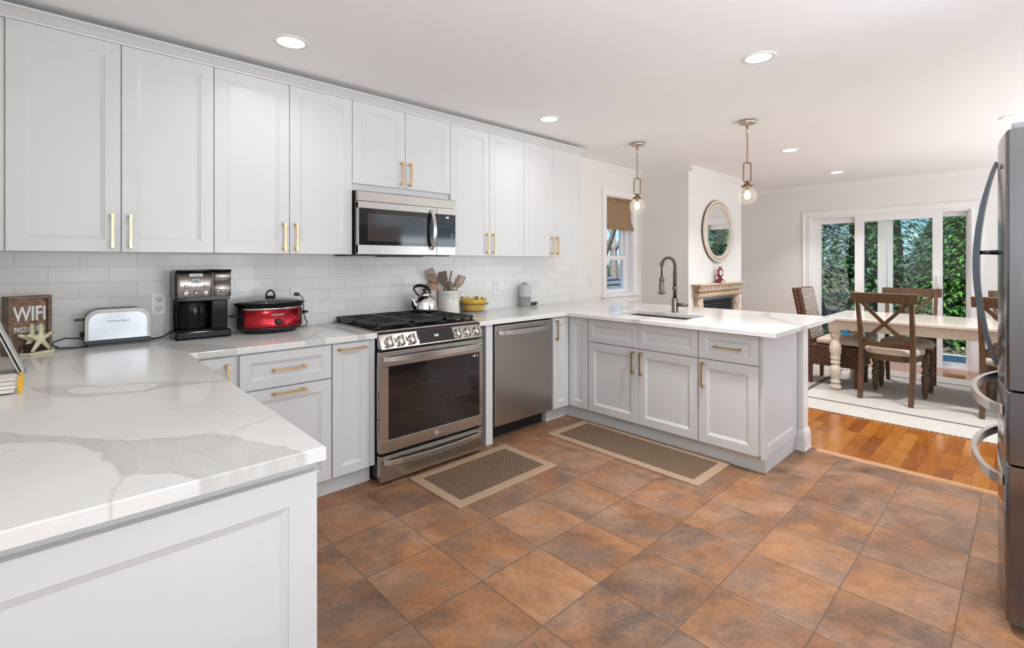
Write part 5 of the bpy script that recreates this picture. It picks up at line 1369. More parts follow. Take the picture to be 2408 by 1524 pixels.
# ---- glass pie dish with a yellow fluted dish inside
bx, by = 2.662, -0.137
t = thing('glass_bowl', 'round clear glass dish with a dark foot right of the utensil crock', 'bowl', (bx, by, T0))
MB().lathe([(0, T0), (0.105, T0), (0.108, T0+0.004), (0.106, T0+0.010), (0, T0+0.010)], (bx, by, 0), 40).build('foot', M['greypl'], t)
MB().lathe([(0.103, T0+0.0105), (0.110, T0+0.03), (0.114, T0+0.070)], (bx, by, 0), 40, cap=False).build('glass_wall', M['acrylic'], t)
mb = MB(); mb.lathe([(0.113, T0+0.0705), (0.124, T0+0.071), (0.124, T0+0.077), (0.113, T0+0.077)], (bx, by, 0), 40); mb.prism([(bx+0.11, by-0.03, T0+0.0715), (bx+0.145, by-0.02, T0+0.0715), (bx+0.145, by+0.02, T0+0.0715), (bx+0.11, by+0.03, T0+0.0715)], (0, 0, 0.005)); mb.build('rim', mat('amber_brown_rim', (0.12, 0.07, 0.045), 0.2, var=(10, 0.1)), t)
t = thing('fluted_dish', 'yellow wavy-edged dish sitting inside the clear glass dish', 'dish', (bx, by, T0+0.012))
mb = MB(); N = 72; rings = []
for r_, z, wv in ((0.0, 0.014, 0), (0.070, 0.0125, 0), (0.085, 0.03, 0.0), (0.092, 0.060, 0.002), (0.098, 0.090, 0.006), (0.105, 0.112, 0.011), (0.102, 0.113, 0.011), (0.094, 0.090, 0.006), (0.086, 0.060, 0.002)):
    rings.append([mb.v((bx+max(r_, 1e-5)*(1+0.0*k)*math.cos(2*PI*k/N), by+max(r_, 1e-5)*math.sin(2*PI*k/N), T0+z+wv*math.sin(10*2*PI*k/N))) for k in range(N)])
for a, b_ in zip(rings[:-1], rings[1:]):
    for k in range(N): mb.f([a[k], a[(k+1) % N], b_[(k+1) % N], b_[k]], True)
mb.build('body', M['yellow'], t)
mb = MB()
for a in (-1.9, 2.2, 0.6): mb.ball((bx+0.097*math.cos(a), by+0.097*math.sin(a), T0+0.122), 0.007, 8, 6)
mb.build('beads', M['slot'], t)
# ---- smart speaker
sx_, sy_ = 3.306, -0.092
t = thing('speaker', 'grey and white cylindrical smart speaker on the worktop', 'speaker', (sx_, sy_, T0))
MB().lathe([(0, T0+0.004), (0.050, T0+0.004), (0.054, T0+0.014), (0.054, T0+0.095)], (sx_, sy_, 0), 36).build('fabric_base', mat('grey_speaker_cloth', (0.34, 0.335, 0.33), 0.9, bump=(400, 0.3), var=(200, 0.1)), t)
MB().lathe([(0.054, T0+0.0955), (0.055, T0+0.098), (0.055, T0+0.198), (0.050, T0+0.205), (0, T0+0.206)], (sx_, sy_, 0), 36).build('shell', mat('pale_grey_shell', (0.55, 0.55, 0.545), 0.45, var=(5, 0.02)), t)
MB().lathe([(0, T0), (0.047, T0), (0.047, T0+0.0038), (0, T0+0.0038)], (sx_, sy_, 0), 30).build('foot', M['whitepl'], t)
MB().box(3.342, 3.372, -0.062, -0.0185, 1.045, 1.115, 0.004).build('power_adapter', mat('grey_adapter', (0.50, 0.50, 0.50), 0.4, var=(10, 0.03)), t)
mb = MB(); random.seed(11); pts = [(3.357, -0.05, 1.045), (3.372, -0.052, 1.03), (3.376, -0.056, 1.0), (3.372, -0.056, 0.96), (3.385, -0.06, 0.92)]
for i in range(34):
    a = i*1.3; pts.append((3.435+0.045*math.cos(a)+random.uniform(-.008, .008), -0.075+0.020*math.sin(a*1.15), T0+0.006+0.030*(0.5+0.5*math.sin(i*0.9))))
mb.tube(pts, 0.0022, 6); mb.build('power_cord', M['rubber'], t)

# ================================================================== FLOOR MATS
def mat_rug(x0, x1, y0, y1, label, rot=0.0):
    t = thing('floor_mat', label, 'mat', ((x0+x1)/2, (y0+y1)/2, 0.0005), rotz=rot, group='sisal kitchen mats')
    hx, hy = (x1-x0)/2, (y1-y0)/2; b_ = 0.060
    MB().box(-hx+b_-0.002, hx-b_+0.002, -hy+b_-0.002, hy-b_+0.002, 0.0, 0.0068).build('woven_field', M['sisal'], t, world=False)
    mb = MB()
    def ring(i, z): return [mb.v(p) for p in ((-hx+i, -hy+i, z), (hx-i, -hy+i, z), (hx-i, hy-i, z), (-hx+i, hy-i, z))]
    rs = [ring(0, 0), ring(0, 0.006), ring(0.004, 0.009), ring(b_-0.004, 0.009), ring(b_, 0.0065), ring(b_, 0)]
    for a, c in zip(rs[:-1], rs[1:]):
        for k in range(4): mb.f([a[k], a[(k+1) % 4], c[(k+1) % 4], c[k]])
    a, c = rs[-1], rs[0]
    for k in range(4): mb.f([a[k], a[(k+1) % 4], c[(k+1) % 4], c[k]])
    mb.build('cloth_border', M['cloth'], t, world=False)
mat_rug(1.702, 2.490, -1.203, -0.712, 'brown woven mat with a tan border in front of the range', 0.01)
mat_rug(2.863, 3.331, -1.955, -0.773, 'long brown woven runner in front of the sink cabinets', 0.0)

# ================================================================== CEILING LIGHTS
def downlight(x, y, label, watts, col=(0.97, 0.98, 1.0), r=0.079, spread=112):
    t = thing('recessed_light', label, 'ceiling light', (x, y, CZ-0.002), group='recessed ceiling lights')
    MB().lathe([(r*0.80, CZ-0.004), (r*0.96, CZ-0.0055), (r+0.004, CZ-0.003), (r+0.006, CZ-0.0002)], (x, y, 0), 40, cap=False).build('trim_ring', M['whitepl'], t)
    MB().lathe([(0, CZ-0.0032), (r*0.80, CZ-0.0032), (r*0.80, CZ-0.001), (0, CZ-0.001)], (x, y, 0), 40).build('lens', M['led'], t)
    d = bpy.data.lights.new('led', 'AREA'); d.shape = 'DISK'; d.size = r*1.5; d.energy = watts; d.color = col; d.spread = R(spread)
    o = bpy.data.objects.new('led', d); C.objects.link(o); o.parent = t; o.location = (0, 0, -0.008)
LW = 8.0
downlight(1.008, -0.752, 'recessed light nearest the wall cabinets, at the left of the photo', 0.9, spread=150)
downlight(2.906, -0.752, 'recessed light in front of the far right wall cabinets', 0.8, spread=150)
downlight(2.893, -2.277, 'recessed light in the middle of the kitchen ceiling', 9.0)
downlight(5.388, -1.666, 'recessed light over the near side of the dining table', LW)
downlight(7.107, -1.664, 'small distant recessed light nearest the patio door', LW)
downlight(5.402, -3.193, 'recessed light cut by the right edge, above the refrigerator', LW)

def pendant(x, y, label):
    t = thing('pendant_light', label, 'pendant light', (x, y, CZ-0.001), group='globe pendant lights')
    MB().lathe([(0, CZ-0.0005), (0.060, CZ-0.0005), (0.063, CZ-0.004), (0.063, CZ-0.020), (0.060, CZ-0.023), (0.012, CZ-0.024), (0.010, CZ-0.032), (0, CZ-0.032)], (x, y, 0), 32).build('canopy', M['champ'], t)
    mb = MB()
    for a in (0.6, 2.2, 3.9): mb.lathe([(0.005, CZ-0.027), (0.005, CZ-0.022)], (x+0.038*math.cos(a), y+0.038*math.sin(a), 0), 10)
    mb.build('canopy_screws', M['brass'], t)
    mb = MB(); mb.lathe([(0.007, 2.075), (0.007, 2.30), (0.009, 2.301), (0.009, CZ-0.03)], (x, y, 0), 14); mb.build('rod', M['champ'], t)
    # stirrup, turned to face along the peninsula
    w_, r_ = 0.029, 0.014; pts = []
    za, zb = 1.925, 2.072
    for cxx, czz, a0 in ((w_-r_, zb-r_, 0), (-w_+r_, zb-r_, 90), (-w_+r_, za+r_, 180), (w_-r_, za+r_, 270)):
        for k in range(5): a = R(a0+k*22.5); pts.append((x+(cxx+r_*math.cos(a))*0.75, y+(cxx+r_*math.cos(a))*-0.66, czz+r_*math.sin(a)))
    MB().tube(pts, 0.0048, 8, closed=True).build('stirrup', M['brass'], t)
    mb = MB(); mb.lathe([(0.006, 1.935), (0.010, 1.928), (0.012, 1.916), (0.024, 1.908), (0.036, 1.895), (0.036, 1.886), (0.034, 1.884), (0, 1.884)], (x, y, 0), 24)
    for a in (0.3, 2.4, 4.5): mb.lathe([(0.0035, 0.034), (0.0035, 0.046), (0.006, 0.0465), (0.006, 0.050)], (x, y, 1.890), 8, 'x') if a == 0.3 else mb.tube([(x+0.034*math.cos(a), y+0.034*math.sin(a), 1.89), (x+0.048*math.cos(a), y+0.048*math.sin(a), 1.89)], 0.004, 8)
    mb.build('holder', M['brass'], t)
    mb = MB(); prof = [(0.031, 1.8855)]+[(0.070*math.sin(R(a)), 1.818+0.070*math.cos(R(a))) for a in range(30, 181, 10)]
    mb.lathe(prof, (x, y, 0), 40); mb.build('globe', M['globe'], t)
    mb = MB(); mb.lathe([(0.012, 1.884), (0.013, 1.862), (0.010, 1.858)], (x, y, 0), 16); mb.build('socket', M['brass'], t)
    mb = MB(); mb.lathe([(0.010, 1.858), (0.013, 1.85), (0.022, 1.832), (0.024, 1.815), (0.018, 1.797), (0.006, 1.788), (0, 1.787)], (x, y, 0), 20)
    mb.build('bulb', mat('warm_bulb', (1.0, 0.85, 0.6), 0.4, emit=((1.0, 0.80, 0.52), 5.0), var=(5, 0.0)), t)
    d = bpy.data.lights.new('bulb_light', 'POINT'); d.energy = 4.0; d.color = (1.0, 0.80, 0.55); d.shadow_soft_size = 0.025
    o = bpy.data.objects.new('bulb_light', d); C.objects.link(o); o.parent = t; o.location = (0, 0, 1.816-CZ)
pendant(4.062, -0.795, 'globe pendant over the far end of the peninsula, near the window')
pendant(4.062, -1.772, 'globe pendant over the near end of the peninsula, hanging larger at right')

# ================================================================== WINDOW SHADE
t = thing('roman_shade', 'woven bamboo roman shade half lowered in the window', 'window shade', (4.94, 0.03, 2.06))
mb = MB(); x0, x1 = 4.690, 5.200
def drape(pts, th=0.006):
    a = [(x0, y, z) for y, z in pts]+[(x0, y+th, z) for y, z in reversed(pts)]
    return MB().prism(a, (x1-x0, 0, 0))
drape([(0.030, 2.048), (0.026, 1.90), (0.012, 1.80), (0.002, 1.745), (0.006, 1.736)]).build('panel', M['shade'], t)
for i, (zt, zb_, o) in enumerate(((1.775, 1.700, -0.012), (1.752, 1.685, -0.022), (1.735, 1.672, -0.032))):
    mb = MB(); mb.prism([(x0+0.001*i, 0.014+o*0.2, zt), (x0+0.001*i, o, zb_+0.03), (x0+0.001*i, o-0.004, zb_+0.008), (x0+0.001*i, o+0.004, zb_), (x0+0.001*i, 0.02, zb_+0.008), (x0+0.001*i, 0.030, zt)], (x1-x0-0.002*i, 0, 0)); mb.build('fold', M['shade'], t)
MB().box(x0, x1, 0.004, 0.048, 2.028, 2.049).build('headrail', M['shade'], t)

# ================================================================== FIREPLACE
YF = -0.6105
t = thing('mantel', 'carved stone fireplace mantel with twisted columns on the chimney wall', 'mantel', (6.116, -0.66, 0))
mb = MB()
def hex_band(xa0, xb0, y0, z0, xa1, xb1, y1, z1):
    lo = [mb.v(p) for p in ((xa0, YF, z0), (xa0, y0, z0), (xb0, y0, z0), (xb0, YF, z0))]
    hi = [mb.v(p) for p in ((xa1, YF, z1), (xa1, y1, z1), (xb1, y1, z1), (xb1, YF, z1))]
    for k in range(4): mb.f([lo[k], lo[(k+1) % 4], hi[(k+1) % 4], hi[k]])
    mb.f(list(reversed(lo))); mb.f(hi)
mb.box(5.468, 6.764, -0.728, YF, 1.031, 1.047, 0.003)
mb.build('shelf', M['stonetop'], t)
mb = MB(); hex_band(5.56, 6.672, -0.672, 0.940, 5.49, 6.742, -0.716, 1.0305); fr = mb.build('frieze', M['stone'], t)
mb = MB()
for i in range(13):
    x = 5.545+i*(1.142/12)
    for k, (dx, dz, s_) in enumerate(((0, 0.985, 1.0), (-0.030, 0.978, 0.7), (0.030, 0.978, 0.7), (0, 1.012, 0.6), (-0.02, 1.005, 0.55), (0.02, 1.005, 0.55))):
        yy = -0.675-(dz-0.94)*0.45
        mb.ball((x+dx, yy, dz), 0.020*s_, 10, 6, (0.85, 0.75, 1.7))
mb.build('leaf_carving', M['stonetop'], fr)
mb = MB(); mb.box(5.520, 6.712, -0.690, YF, 0.886, 0.9395, 0.004); bd = mb.build('lintel', M['stone'], t)
mb = MB()
for i in range(30): mb.ball((5.54+i*(1.152/29), -0.691, 0.912), 0.013, 8, 6, (0.9, 0.7, 1.2))
mb.build('bead_carving', M['stonetop'], bd)
for xa in (5.535, 6.565):
    mb = MB(); mb.box(xa, xa+0.132, -0.650, YF, 0.0, 0.8855, 0.003); pl = mb.build('pilaster', M['stone'], t)
    mb = MB(); n = 90; rows = []
    for i in range(n+1):
        z = 0.06+i*(0.82/n); rows.append([mb.v((xa+0.066+0.054*(1+0.10*math.cos(4*(2*PI*k/20)+z*45))*math.cos(2*PI*k/20), -0.652+0.036*(1+0.14*math.cos(4*(2*PI*k/20)+z*45))*math.sin(2*PI*k/20), z)) for k in range(20)])
    for a, b_ in zip(rows[:-1], rows[1:]):
        for k in range(20): mb.f([a[k], a[(k+1) % 20], b_[(k+1) % 20], b_[k]], True)
    mb.build('twisted_column', M['stonetop'], pl)
t = thing('fireplace_insert', 'black louvered fireplace insert inside the stone mantel', 'fireplace', (6.116, -0.63, 0))
mb = MB(); x0, x1 = 5.670, 6.562
mb.box(x0, x0+0.03, -0.640, YF, 0.0, 0.885); mb.box(x1-0.03, x1, -0.640, YF, 0, 0.885); mb.box(x0+0.0305, x1-0.0305, -0.640, YF, 0.845, 0.885); mb.box(x0+0.0305, x1-0.0305, -0.640, YF, 0.16, 0.68)
mb.build('surround', M['bluegrey'], t)
MB().box(x0+0.031, x1-0.031, -0.622, YF, 0.681, 0.844).build('recess', M['firemetal'], t)
mb = MB()
for i in range(5):
    z = 0.692+i*0.031; mb.prism([(x0+0.034, -0.626, z), (x0+0.034, -0.650, z+0.006), (x0+0.034, -0.650, z+0.010), (x0+0.034, -0.626, z+0.020)], (x1-x0-0.068, 0, 0))
mb.build('louver', mat('dark_grey_louver', (0.06, 0.06, 0.065), 0.3, var=(10, 0.1)), t)
MB().box(x0+0.05, x1-0.05, -0.6415, -0.6402, 0.20, 0.64).build('fire_glass', M['blackgl'], t)
# mirror
mcx, mcz = 6.158, 1.682
t = thing('mirror', 'oval wall mirror in a cream frame over the mantel', 'mirror', (mcx, -0.625, mcz))
mb = MB(); mb.lathe([(0.95, -0.022), (0.94, -0.032), (0.98, -0.040), (1.02, -0.036), (1.08, -0.030), (1.14, -0.038), (1.18, -0.034), (1.20, -0.022), (1.20, 0.0)], (mcx, YF, mcz), 64, 'y', sx=0.362, sy=0.327, cap=False)
def oval(rr, m_, name, parent=t, cap=True):
    mb = MB(); rings = []
    for k_, y in rr:
        rings.append([mb.v((mcx+(0.432-k_)*math.cos(2*PI*i/72), YF+y, mcz+(0.389-k_)*math.sin(2*PI*i/72))) for i in range(72)])
    for a, b_ in zip(rings[:-1], rings[1:]):
        for i in range(72): mb.f([a[i], a[(i+1) % 72], b_[(i+1) % 72], b_[i]], True)
    if cap: mb.f(rings[-1])
    return mb.build(name, m_, parent)
oval([(0.006, -0.0004), (0.0, -0.012), (0.003, -0.022)], M['mdark'], 'back_edge', cap=False)
oval([(0.0035, -0.0225), (0.012, -0.036), (0.026, -0.040), (0.034, -0.034), (0.037, -0.030)], M['mframe'], 'outer_frame', cap=False)
oval([(0.0375, -0.0298), (0.044, -0.0305)], M['mdark'], 'dark_line', cap=False)
oval([(0.0445, -0.0305), (0.052, -0.038), (0.066, -0.038), (0.078, -0.026), (0.084, -0.016)], M['mframe'], 'inner_frame', cap=False)
oval([(0.083, -0.015), (0.30, -0.015)], M['mirror'], 'mirror_glass')
# ship wheel ornament
wx_, wy_, wz_ = 6.098, -0.675, 1.0473
t = thing('wheel_ornament', 'small red ship-wheel ornament on the mantel under the mirror', 'ornament', (wx_, wy_, wz_))
mb = MB(); mb.box(wx_-0.075, wx_+0.075, wy_-0.035, wy_+0.035, wz_, wz_+0.032, 0.008); mb.box(wx_-0.05, wx_+0.05, wy_-0.022, wy_+0.022, wz_+0.030, wz_+0.05, 0.006); mb.build('base', M['redwood'], t)
MB().box(wx_-0.045, wx_+0.045, wy_-0.0365, wy_-0.034, wz_+0.006, wz_+0.026).build('plaque', M['paper2'], t)
mb = MB(); c_ = Vector((wx_, wy_, wz_+0.122))
mb.tube([c_+Vector((0.052*math.cos(a*PI/18), 0, 0.052*math.sin(a*PI/18))) for a in range(36)], 0.011, 10, closed=True)
for k in range(8):
    a = k*PI/4+PI/8; mb.tube([c_, c_+Vector((0.062*math.cos(a), 0, 0.062*math.sin(a))), c_+Vector((0.082*math.cos(a), 0, 0.082*math.sin(a)))], [0.005, 0.006, 0.009], 8)
mb.bar([c_-Vector((0.02, 0, 0.085)), c_-Vector((0.02, 0, 0.045))], 0.014, 0.02, up=(0, 1, 0)); mb.bar([c_-Vector((-0.02, 0, 0.085)), c_-Vector((-0.02, 0, 0.045))], 0.014, 0.02, up=(0, 1, 0))
mb.build('wheel', M['redwood'], t)
MB().lathe([(0, -0.016), (0.030, -0.016), (0.034, -0.012), (0.034, 0.012)], tuple(c_), 24, 'y').build('dial', M['print'], t)
mb = MB(); mb.box(wx_-0.002, wx_+0.002, wy_-0.0172, wy_-0.0162, c_.z, c_.z+0.022); mb.box(wx_, wx_+0.014, wy_-0.0172, wy_-0.0162, c_.z-0.002, c_.z+0.002); mb.build('hands', M['slot'], t)

# ================================================================== DINING AREA
t = thing('area_rug', 'large grey-beige woven rug with a charcoal band under the dining table', 'rug', (6.25, -2.87, 0.0004))
RX = (5.045, 7.455); RY = (-4.40, -1.342)
bands = [(0, 0.365, M['rug'], 'border', 0.008), (0.365, 0.405, M['rugdark'], 'band', 0.0085)]
def frame_mesh(i0, i1, z):
    mb = MB()
    def rg(i, zz): return [mb.v(p) for p in ((RX[0]+i, RY[0]+i, zz), (RX[1]-i, RY[0]+i, zz), (RX[1]-i, RY[1]-i, zz), (RX[0]+i, RY[1]-i, zz))]
    rs = [rg(i0, 0.0004), rg(i0, z), rg(i1, z), rg(i1, 0.0004)]
    for a, b_ in zip(rs, rs[1:]+rs[:1]):
        for k in range(4): mb.f([a[k], a[(k+1) % 4], b_[(k+1) % 4], b_[k]])
    return mb
for i0, i1, m_, nm, z in bands: frame_mesh(i0, i1, z).build(nm, m_, t)
MB().box(RX[0]+0.405, RX[1]-0.405, RY[0]+0.405, RY[1]-0.405, 0.0004, 0.008).build('field', M['rug'], t)
RZ = 0.0085
# table
TX0, TX1, TY0, TY1, TZ = 5.862, 6.850, -3.72, -1.822, 0.745
t = thing('dining_table', 'long cream dining table with turned legs on the rug', 'table', (6.356, -2.77, RZ))
MB().box(TX0, TX1, TY0, TY1, TZ-0.028, TZ, 0.005).build('table_top', M['creamtop'], t)
mb = MB(); i0 = 0.045
mb.box(TX0+i0+0.10, TX1-i0-0.10, TY1-i0-0.026, TY1-i0-0.004, TZ-0.125, TZ-0.0285); mb.box(TX0+i0+0.10, TX1-i0-0.10, TY0+i0+0.004, TY0+i0+0.026, TZ-0.125, TZ-0.0285)
mb.box(TX0+i0+0.004, TX0+i0+0.026, TY0+i0+0.10, TY1-i0-0.10, TZ-0.125, TZ-0.0285); mb.box(TX1-i0-0.026, TX1-i0-0.004, TY0+i0+0.10, TY1-i0-0.10, TZ-0.125, TZ-0.0285)
mb.build('apron', M['cream'], t)
lp = [(0.040, 0.0), (0.050, 0.008), (0.053, 0.025), (0.046, 0.045), (0.034, 0.055), (0.033, 0.062), (0.046, 0.072), (0.048, 0.080), (0.040, 0.090), (0.036, 0.10), (0.038, 0.125), (0.044, 0.135), (0.043, 0.145), (0.049, 0.165), (0.053, 0.19), (0.050, 0.215), (0.042, 0.235), (0.035, 0.248), (0.034, 0.255), (0.045, 0.268), (0.046, 0.276), (0.040, 0.286), (0.038, 0.30), (0.045, 0.312), (0.047, 0.32), (0.041, 0.33), (0.045, 0.35), (0.052, 0.385), (0.054, 0.415), (0.050, 0.45), (0.042, 0.48), (0.037, 0.50), (0.036, 0.52), (0.046, 0.535), (0.048, 0.545), (0.044, 0.555), (0.050, 0.568), (0.050, 0.580), (0.040, 0.59)]
for lx in (TX0+0.092, TX1-0.092):
    for ly in (TY0+0.095, TY1-0.095):
        mb = MB(); mb.lathe([(r_, RZ+z) for r_, z in lp], (lx, ly, 0), 28)
        mb.box(lx-0.050, lx+0.050, ly-0.050, ly+0.050, RZ+0.585, TZ-0.029, 0.003); mb.build('leg', M['cream'], t)
# X-back chairs, local: seat faces +x
def xchair(label, loc, rotz):
    t = thing('dining_chair', label, 'chair', loc, rotz, 'X-back dining chairs')
    B_ = dict(world=False)
    for s_ in (-1, 1):
        y = 0.196*s_
        pts = [(-0.262, y*0.985, 0.0), (-0.240, y*0.99, 0.12), (-0.222, y, 0.26), (-0.212, y, 0.40), (-0.214, y, 0.50), (-0.232, y*1.01, 0.64), (-0.262, y*1.03, 0.80), (-0.302, y*1.06, 0.985)]
        MB().bar(pts, [0.034, 0.035, 0.036, 0.036, 0.036, 0.034, 0.032, 0.030], [0.040, 0.042, 0.044, 0.046, 0.046, 0.042, 0.036, 0.030], up=(1, 0, 0)).build('leg', M['oak'], t, **B_)
    for s_ in (-1, 1):
        x, y = 0.178, 0.196*s_
        mb = MB(); mb.box(x-0.024, x+0.024, y-0.024, y+0.024, 0.335, 0.425, 0.002)
        mb.lathe([(0.012, 0.0), (0.015, 0.008), (0.021, 0.04), (0.029, 0.17), (0.031, 0.205), (0.024, 0.215), (0.022, 0.225), (0.031, 0.235), (0.031, 0.245), (0.021, 0.255), (0.020, 0.275), (0.030, 0.30), (0.030, 0.318), (0.022, 0.327), (0.022, 0.335)], (x, y, 0), 10)
        mb.build('leg', M['oak'], t, **B_)
    # seat rail and cushion
    out = []
    for k in range(40):
        a = 2*PI*k/40; c, s_ = math.cos(a), math.sin(a)
        e = 0.62; px = 0.215*math.copysign(abs(c)**e, c); py = (0.218 if c > 0 else 0.205)*math.copysign(abs(s_)**e, s_)
        out.append((px+0.01, py))
    mb = MB(); mb.loft(out, [(0.93, 0.372), (0.94, 0.374), (0.95, 0.428), (0.95, 0.430)], (0.01, 0)); mb.build('seat_rail', M['oak'], t, **B_)
    mb = MB(); mb.loft(out, [(0.965, 0.4305), (1.0, 0.440), (1.01, 0.455), (0.995, 0.472), (0.95, 0.485), (0.82, 0.494), (0.5, 0.499), (0.15, 0.500)], (0.01, 0)); mb.build('cushion', M['linen'], t, **B_)
    mb = MB(); n = 12; pts = []
    for i in range(n+1): u = i/n*2-1; pts.append((-0.318-0.014*(1-u*u)+0.012, 0.252*u, 0.965))
    mb.bar(pts, 0.024, 0.088, up=(-0.2, 0, 1)); mb.build('top_rail', M['oak'], t, **B_)
    MB().bar([(-0.216, -0.185, 0.525), (-0.222, 0, 0.523), (-0.216, 0.185, 0.525)], 0.020, 0.046, up=(0, 0, 1)).build('lower_rail', M['oak'], t, **B_)
    for s_, o in ((1, -0.006), (-1, 0.007)):
        pts = [(-0.224+o+0.0, -0.178*s_, 0.545), (-0.240+o-0.012, -0.09*s_, 0.635), (-0.252+o-0.014, 0.0, 0.725), (-0.268+o-0.010, 0.085*s_, 0.82), (-0.288+o, 0.176*s_, 0.925)]
        MB().bar(pts, 0.030, 0.013, up=(1, 0, 0.2)).build('cross_bar', M['oak'], t, **B_)
    mb = MB()
    for s_ in (-1, 1):
        for dz in (-0.018, 0.018): mb.ball((-0.3305, 0.212*s_, 0.962+dz), 0.005, 8, 6)
    mb.build('pegs', M['oak'], t, **B_)
    return t
ca = xchair('dark X-back chair nearest the camera, at the table side facing the patio door', (5.985, -2.385, RZ), R(-6))
dup(ca, (6.615, -2.405, RZ), PI+R(2), 'dark X-back chair across the table from the nearest one, back to the patio door')
dup(ca, (5.985, -3.215, RZ), R(-4), 'dark X-back chair on the near side of the table, half hidden by the refrigerator')
dup(ca, (6.615, -3.245, RZ), PI, 'dark X-back chair on the far side of the table, seen behind the refrigerator handle')
# wicker chair at the table end, local: seat faces -y
t = thing('wicker_chair', 'brown woven high-back chair with a cushion at the left end of the table', 'chair', (6.312, -1.665, RZ))
G = dict(world=False)
for x in (-0.21, 0.21):
    for y, yb2 in ((-0.40, 0), (0.012, 0.0)):
        MB().bar([(x, y+yb2, 0.0), (x, y, 0.24)], [0.030, 0.042], [0.030, 0.042], up=(0, 1, 0)).build('leg', M['mahog'], t, **G)
def lean(z): return 0.03+max(0, z-0.40)*0.19
mb = MB()
mb.box(-0.235, 0.235, -0.430, 0.03, 0.215, 0.42, 0.01)
random.seed(4)
def bead(p, s, sc): mb.ball(p, s, 7, 5, sc)
rows = 9
for r_ in range(rows):
    z = 0.212+r_*0.0235
    for c_ in range(15):
        y = -0.425+c_*0.0335+(0.016 if r_ % 2 else 0)
        if y > 0.045: continue
        for s_ in (-1, 1): bead((0.236*s_, y, z), 0.0145, (0.5, 1.25, 0.85))
    for c_ in range(15):
        x = -0.225+c_*0.0325+(0.016 if r_ % 2 else 0)
        if x < 0.235: bead((x, -0.431, z), 0.0145, (1.25, 0.5, 0.85))
mb.build('woven_base', M['wicker'], t, **G)
# back: leaning slab with woven sides and a woven face coloured pale for glare
mb = MB()
prof = []
for z in (0.40, 0.55, 0.70, 0.85, 1.005): prof.append((lean(z), z))
pts = [(-0.232, y-0.045, z) for y, z in prof]+[(-0.232, y+0.045, z) for y, z in reversed(prof)]
mb.prism(pts, (0.464, 0, 0))
for r_ in range(27):
    z = 0.405+r_*0.0225
    for s_ in (-1, 1):
        for k in (-1, 1): bead((0.233*s_, lean(z)+0.022*k, z+(0.011 if k > 0 else 0)), 0.0145, (0.5, 1.35, 0.8))
for c_ in range(14):
    for k in (-1, 1): bead((-0.218+c_*0.0335, lean(1.005)+0.022*k, 1.006), 0.0145, (1.3, 1.3, 0.5))
bk = mb.build('woven_back', M['wicker'], t, **G)
mb = MB()
for r_ in range(32):
    z = 0.475+r_*0.0168
    for c_ in range(24):
        x = -0.222+c_*0.0193+(0.0096 if r_ % 2 else 0)
        if x < 0.228: mb.ball((x, lean(z)-0.0465, z), 0.0084, 6, 4, (1.0, 0.6, 0.62))
mb.build('back_face_weave', M['wickerglare'], t, **G)
mb = MB(); sq = [(-0.236, -0.475), (0.236, -0.475), (0.236, -0.045), (-0.236, -0.045)]
o2 = []
for (x, y) in sq:
    o2.append((x, y))
rs = []
rc = []
for cx_, cy_, a0 in ((0.206, -0.075, 0), (-0.206, -0.075, 90), (-0.206, -0.445, 180), (0.206, -0.445, 270)):
    for k in range(6): a = R(a0+k*18); rc.append((cx_+0.03*math.cos(a), cy_+0.03*math.sin(a)))
mb.loft(rc, [(0.97, 0.4345), (1.0, 0.442), (1.01, 0.458), (1.0, 0.474), (0.95, 0.485), (0.7, 0.492), (0.2, 0.494)], (0, -0.26)); mb.build('seat_cushion', M['linenw'], t, **G)

